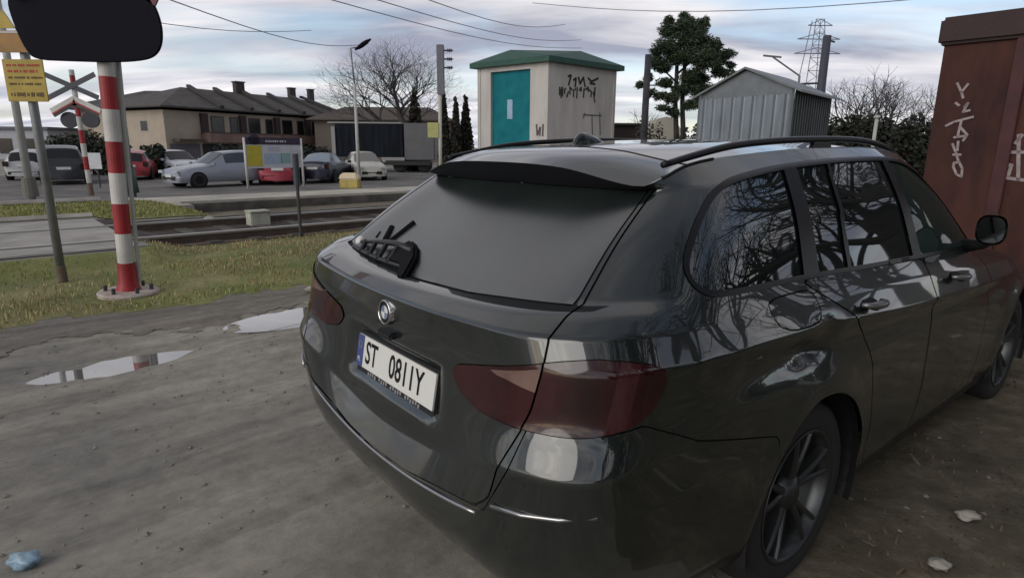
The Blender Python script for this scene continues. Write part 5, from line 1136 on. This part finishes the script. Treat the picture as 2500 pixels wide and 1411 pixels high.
# trailer lorry
q = at(900, 380, 43); lo = thing('lorry', 'tarpaulin lorry trailer with dark curtains and a grey front box behind the cream hatchback', 'lorry', (q.x, 43, HZ)); Z = lambda py: at(900, py, 43).z-HZ
X = lambda px: at(px, 380, 43).x-q.x
dk_ = mat('dark_tarp', (.010, .013, .018), rough=.8, spec=.1, var=.4, scale=1.2, stretch=(3, 1, .3))
MB().box(((X(820)+X(985))/2, 1.4, (Z(302)+Z(384))/2), (X(985)-X(820), 2.6, Z(302)-Z(384))).build('trailer_curtain', dk_, lo, bevel=.05)
MB().box((X(892), 1.4, Z(300)), (X(990)-X(812), 2.7, .10)).build('roof_rail', mat('lorry_pale', (.24, .24, .24), rough=.6), lo)
MB().box((X(816), .04, (Z(310)+Z(380))/2), (.25, .1, Z(310)-Z(380))).build('corner_post', MATS['lorry_pale'], lo)
MB().box(((X(988)+X(1062))/2, 1.2, (Z(300)+Z(391))/2), (X(1062)-X(988), 2.5, Z(300)-Z(391))).build('box_body', mat('grey_box', (.10, .10, .107), rough=.6, var=.12, scale=1), lo, bevel=.06)
MB().box((X(990), .6, Z(398)), (X(1050)-X(930), 1.6, .28)).build('chassis', M_BLACK, lo); MB().box((X(960), -.05, Z(388)), (1.6, .08, .22)).build('side_guard', MATS['lorry_pale'], lo)
for px in (850, 880, 975, 1035):
    wm = MB(); wm.lathe([(.001, 0), (.28, 0), (.50, -.02), (.52, -.1), (.52, -.4)], lambda a, b, h, px=px: (X(px)+a, .1-h, .52+b), 18); wm.build('wheel', M_TYRE, lo, smooth=True)
# ------------------------------------------------------------------ trees
def bare_tree(name, label, cat, loc, H, seed, spread=.75, r0=None, depth=6, group=None, trunkf=.28, mt=None, up=.25, lean=(0, 0), wide=1.0):
    rnd = random.Random(seed); root = thing(name, label, cat, loc, 0, group); tr = MB(); cr = MB(); r0 = r0 or H*.022
    def grow(p, d, L, r, k):
        n = 3 if k < 2 else 2; P = [p]; dd = d.copy()
        for i in range(n):
            dd = (dd+Vector((rnd.gauss(0, .13), rnd.gauss(0, .13), rnd.gauss(.03, .08)))).normalized(); P.append(P[-1]+dd*L/n)
        r2 = r*.68
        (tr if k < 3 else cr).path(P, [r+(r2-r)*i/n for i in range(n+1)], n=7 if k < 2 else (5 if k < 3 else 3), caps=False)
        if k >= depth: return
        m = 3 if k in (0, 2, 3) else (4 if k == 1 else 3)
        a0 = rnd.uniform(0, 6.283)
        for i in range(m):
            a = a0+6.283*i/m+rnd.uniform(-.5, .5); ref = Vector((1, 0, 0)) if abs(dd.x) < .8 else Vector((0, 1, 0)); e1 = dd.cross(ref).normalized(); e2 = dd.cross(e1)
            s = spread*rnd.uniform(.6, 1.15); nd = (dd+(e1*math.cos(a)+e2*math.sin(a))*s+Vector((0, 0, up*.5))).normalized()
            bp = P[-1] if i < 2 else P[-2].lerp(P[-1], rnd.uniform(.2, .9))
            grow(bp, nd, L*rnd.uniform(.62, .84), r2*rnd.uniform(.62, .85), k+1)
        if k < 3: grow(P[-1], (dd+Vector((0, 0, .1))).normalized(), L*.8, r2*.85, k+1)
    grow(Vector((0, 0, -.15)), Vector((lean[0], lean[1], 1)).normalized(), H*trunkf, r0, 0)
    m_ = mt or mat('bark', (.055, .048, .046), rough=.9, var=.3, scale=3)
    zmax = max(v[2] for v in cr.v); f = H/zmax
    g = f*wide; tr.v = [(x*g, y*g, z*f) for x, y, z in tr.v]; cr.v = [(x*g, y*g, z*f) for x, y, z in cr.v]
    tr.build('trunk', m_, root, smooth=True, recalc=False); cr.build('crown', mat('twigs', (.055, .05, .052), rough=.9), root, recalc=False); return root
def leaf_tree(name, label, cat, loc, pts, trunks, m_leaf, size, seed, group=None, needle=False, barkm=None):
    """pts: list of (center, radius, count) clumps of small leaf cards; trunks: list of (path, radii)"""
    rnd = random.Random(seed); root = thing(name, label, cat, loc, 0, group); tr = MB()
    for P, R_ in trunks: tr.path(P, R_, n=7)
    if trunks: tr.build('trunk', barkm or MATS['bark'], root, smooth=True)
    vs = []; fs = []; mi = []
    for c, r, n in pts:
        for _ in range(n):
            d = Vector((rnd.gauss(0, 1), rnd.gauss(0, 1), rnd.gauss(0, 1))).normalized()*(rnd.random()**(.62 if needle else .45)); p = Vector(c)+Vector((d.x*r[0], d.y*r[1], d.z*r[2]))
            a = Vector((rnd.gauss(0, 1), rnd.gauss(0, 1), rnd.gauss(0, .7))).normalized(); b_ = a.cross(Vector((rnd.gauss(0, 1), rnd.gauss(0, 1), rnd.gauss(0, 1)))).normalized(); s = size*rnd.uniform(.6, 1.4)
            i = len(vs)
            if needle: vs += [p-a*s, p+b_*s*.16, p+a*s, p-b_*s*.16]
            else: vs += [p-a*s*.5, p+b_*s*.45, p+a*s*.5, p-b_*s*.45]
            fs.append((i, i+1, i+2, i+3)); mi.append(0 if rnd.random() < .7 else 1)
    me = bpy.data.meshes.new('crown'); me.from_pydata([tuple(v) for v in vs], [], fs)
    for m_ in m_leaf: me.materials.append(m_)
    me.polygons.foreach_set('material_index', mi); o = bpy.data.objects.new('crown', me); COL.objects.link(o); o.parent = root
    return root
mat('bark', (.055, .048, .046), rough=.9, var=.3, scale=3)
# big bare tree behind the lorry
q = at(1022, 380, 52); Ht = at(980, 76, 52).z-HZ
bare_tree('bare_tree', 'large leafless tree with a broad round crown behind the lorry trailer', 'tree', (q.x, 52, HZ), Ht, 12, spread=.85, depth=7, trunkf=.22, wide=1.6)
# pine
PY = 27.0; q = at(1662, 380, PY); base = Vector((q.x, PY, HZ)); S_ = PY/1465.0
M_PINE = [mat('pine_dark', (.026, .045, .022), rough=.8), mat('pine_light', (.06, .085, .042), rough=.8)]
def pp(px, py, dy=0.0): v = at(px, py, PY)-base; return Vector((v.x, v.y+dy, v.z))
rnd = random.Random(77); cl = []
for px, py, r, n in ((1668, 60, 26, 300), (1640, 75, 28, 340), (1700, 75, 32, 330), (1625, 110, 30, 420), (1680, 110, 46, 800), (1735, 105, 32, 440), (1762, 140, 26, 360), (1720, 150, 42, 760), (1650, 140, 34, 460), (1600, 150, 22, 230), (1612, 165, 26, 240), (1765, 175, 22, 260), (1720, 195, 34, 420), (1680, 185, 26, 260), (1620, 205, 22, 190), (1560, 208, 13, 120), (1585, 190, 14, 120), (1660, 215, 24, 220), (1700, 225, 30, 240), (1740, 222, 24, 200), (1640, 240, 22, 170), (1618, 262, 16, 90), (1640, 275, 20, 150), (1692, 252, 24, 190), (1612, 236, 18, 130), (1588, 226, 15, 100), (1720, 250, 20, 140), (1775, 205, 15, 110), (1600, 128, 16, 120), (1785, 160, 12, 90), (1668, 38, 12, 110), (1634, 52, 12, 90), (1718, 52, 16, 90)):
    for k in range(3): cl.append((pp(px+rnd.uniform(-.4, .4)*r, py+rnd.uniform(-.3, .3)*r, rnd.uniform(-1.0, 1.0)*r*S_), (r*S_*rnd.uniform(.6, 1.05), r*S_*.9, r*S_*rnd.uniform(.4, .7)), int(n*1.7)))
trk = []
for x0, x1 in ((1652, 1645), (1669, 1664)): trk.append(([pp(x0, 372), pp(x0-2, 250, .1), pp(x1+8, 150), pp(x1+18, 60)], [.13, .10, .08, .03]))
for (xa, ya), (xb, yb) in (((1655, 205), (1605, 165)), ((1655, 180), (1720, 130)), ((1668, 190), (1745, 190)), ((1655, 240), (1618, 262)), ((1652, 215), (1562, 210)), ((1668, 215), (1742, 225)), ((1662, 120), (1625, 90)), ((1668, 110), (1715, 70))): trk.append(([pp(xa, ya), pp((xa+xb)/2, (ya+yb)/2-4), pp(xb, yb)], [.055, .035, .012]))
leaf_tree('pine_tree', 'tall twin stemmed pine with a dense dark crown behind the tin garage', 'pine', tuple(base), cl, trk, M_PINE, .105, 5, needle=True)
M_THUJA = [mat('thuja_dark', (.014, .017, .011), rough=.85), mat('thuja_brown', (.040, .030, .020), rough=.85)]
for px, w_, pt, Y, lb, sd in ((1016, 30, 214, 46, 'dark conical thuja rising above the grey lorry box', 1), (1086, 17, 226, 40, 'narrow dark thuja just right of the mast with insulators', 2), (1114, 19, 238, 40, 'dark thuja in the middle of the row left of the kiosk', 3), (1138, 24, 234, 41, 'dark thuja next to the wall of the kiosk', 4)):
    q = at(px, 380, Y); h = at(px, pt, Y).z-HZ; r = w_*Y/1465; cl = []
    for k in range(16):
        f = k/15; cl.append((Vector((0, 0, h*(.05+.90*f))), (r*(1.05-f)**.75*.95+.03, r*(1.05-f)**.75*.95+.03, h*.055), int(420*(1.1-f))))
    leaf_tree('thuja', lb, 'thuja', (q.x, Y, HZ), cl, [([(0, 0, -.1), (0, 0, h*.8)], [.12, .03])], M_THUJA, .22, sd, group='thujas left of the kiosk')
M_BUSH = [mat('bush_green', (.022, .035, .022), rough=.8), mat('bush_light', (.045, .06, .035), rough=.8)]
def bush(name, label, px0, px1, pt, Y, n, seed, mats_, zb=HZ, size=.16, cat='bush'):
    q = at((px0+px1)/2, 380, Y); w_ = (px1-px0)*Y/1465/2; h = at((px0+px1)/2, pt, Y).z-zb; r = random.Random(seed); cl = []
    m_ = max(3, int(w_/h*5)+3)
    for k in range(m_): x = -w_*.85+1.7*w_*k/max(1, m_-1); cl.append((Vector((x, r.uniform(-.3, .3), h*r.uniform(.36, .52))), (w_/m_*2.1, .8, h*.5), n//m_))
    st_ = [([(x_, 0, -.1), (x_*1.3, 0, h*.5)], [.05, .02]) for x_ in (-w_*.4, 0, w_*.4)]
    return leaf_tree(name, label, cat, (q.x, Y, zb), cl, st_, mats_, size, seed)
bush('round_bush', 'round dark green bush in front of the cream end wall of the terrace', 358, 398, 348, 34, 2600, 3, M_BUSH)
bush('hedge', 'dark brown green hedge behind the black car at far left', 132, 312, 312, 36, 7000, 4, [M_BUSH[0], mat('hedge_brown', (.05, .04, .028), rough=.85)], cat='hedge')
bush('hedge', 'dark shrubs along the ground floor of the terraced house', 520, 820, 350, 46, 7000, 6, [mat('shrub_dark', (.014, .017, .018), rough=.85), M_BUSH[0]], cat='hedge')
bush('hedge', 'long dark hedge right of the tin garage, behind the white post', 2018, 2330, 268, 26, 15000, 9, [mat('hedge_dark', (.022, .022, .016), rough=.85), M_BUSH[0]], zb=0, cat='hedge')
bush('shrub', 'tangled brown shrub at the foot of the dark timber pole', 1560, 1606, 275, 24.4, 1500, 12, [mat('shrub_brown', (.06, .05, .04), rough=.9), mat('hedge_brown2', (.04, .034, .028), rough=.9)], zb=0, size=.10, cat='shrub')
bush('shrub', 'yellow green garden shrubs between the pine trunks and the tin garage', 1672, 1722, 282, 30, 2200, 15, [mat('shrub_olive', (.10, .10, .05), rough=.9), mat('shrub_olive2', (.055, .06, .03), rough=.9)], cat='shrub')
for px, pt, Y, sd, lb in ((2085, 150, 30, 21, 'leafless tree right behind the tin garage, nearest to its side wall'), (2165, 185, 36, 22, 'leafless tree above the middle of the long dark hedge'), (2262, 178, 40, 23, 'leafless tree close to the left edge of the rust red container'), (1540, 262, 60, 24, 'misty small leafless tree above the brown shed')):
    q = at(px, 380, Y); bare_tree('bare_tree', lb, 'tree', (q.x, Y, HZ), at(px, pt, Y).z-HZ, sd, spread=.95, depth=5 if sd != 24 else 4, trunkf=.22, group='leafless trees on the right')
# the leafless wood behind the camera, mirrored in the windows and the paint
src = bare_tree('bare_tree', 'leafless roadside tree mirrored in the side windows of the estate car', 'tree', tuple(to(3.2, -6.5)), 9.5, 41, spread=.8, depth=5, trunkf=.24, group='leafless trees on the near side of the mud road')
src2 = bare_tree('bare_tree', 'leafless roadside tree mirrored in the side windows of the estate car', 'tree', tuple(to(5.6, -8.5)), 11, 43, spread=.7, depth=5, trunkf=.3, group='leafless trees on the near side of the mud road')
rnd = random.Random(5)
for k, (t, o) in enumerate(((1.2, -8), (4.6, -5.6), (7.5, -6.5), (9.5, -8), (6.6, -11), (2.0, -12), (-1.5, -9.5), (14, -9), (-4, -12), (13.5, -2.8), (17, -4.2), (20, -7), (23, -5.5))):
    dup(src if k % 2 else src2, tuple(to(t, o)), rnd.uniform(0, 6.28), scale=(1, 1, rnd.uniform(.85, 1.15)))
rnd = random.Random(6); cl = []
for k in range(40): cl.append((to(-4+24*k/39, -10+rnd.uniform(-1.2, 1.2), .8+rnd.uniform(0, 1.1)), (1.0, 1.0, .9), 130))
leaf_tree('thicket', 'dark thicket on the near side of the mud road, mirrored in the car paint', 'thicket', (0, 0, 0), cl, [([to(2, -10), to(2, -10, 1.5)], [.08, .02])], [mat('thicket_dark', (.020, .024, .016), rough=.9), mat('thicket_brown', (.05, .042, .03), rough=.9)], .34, 8)
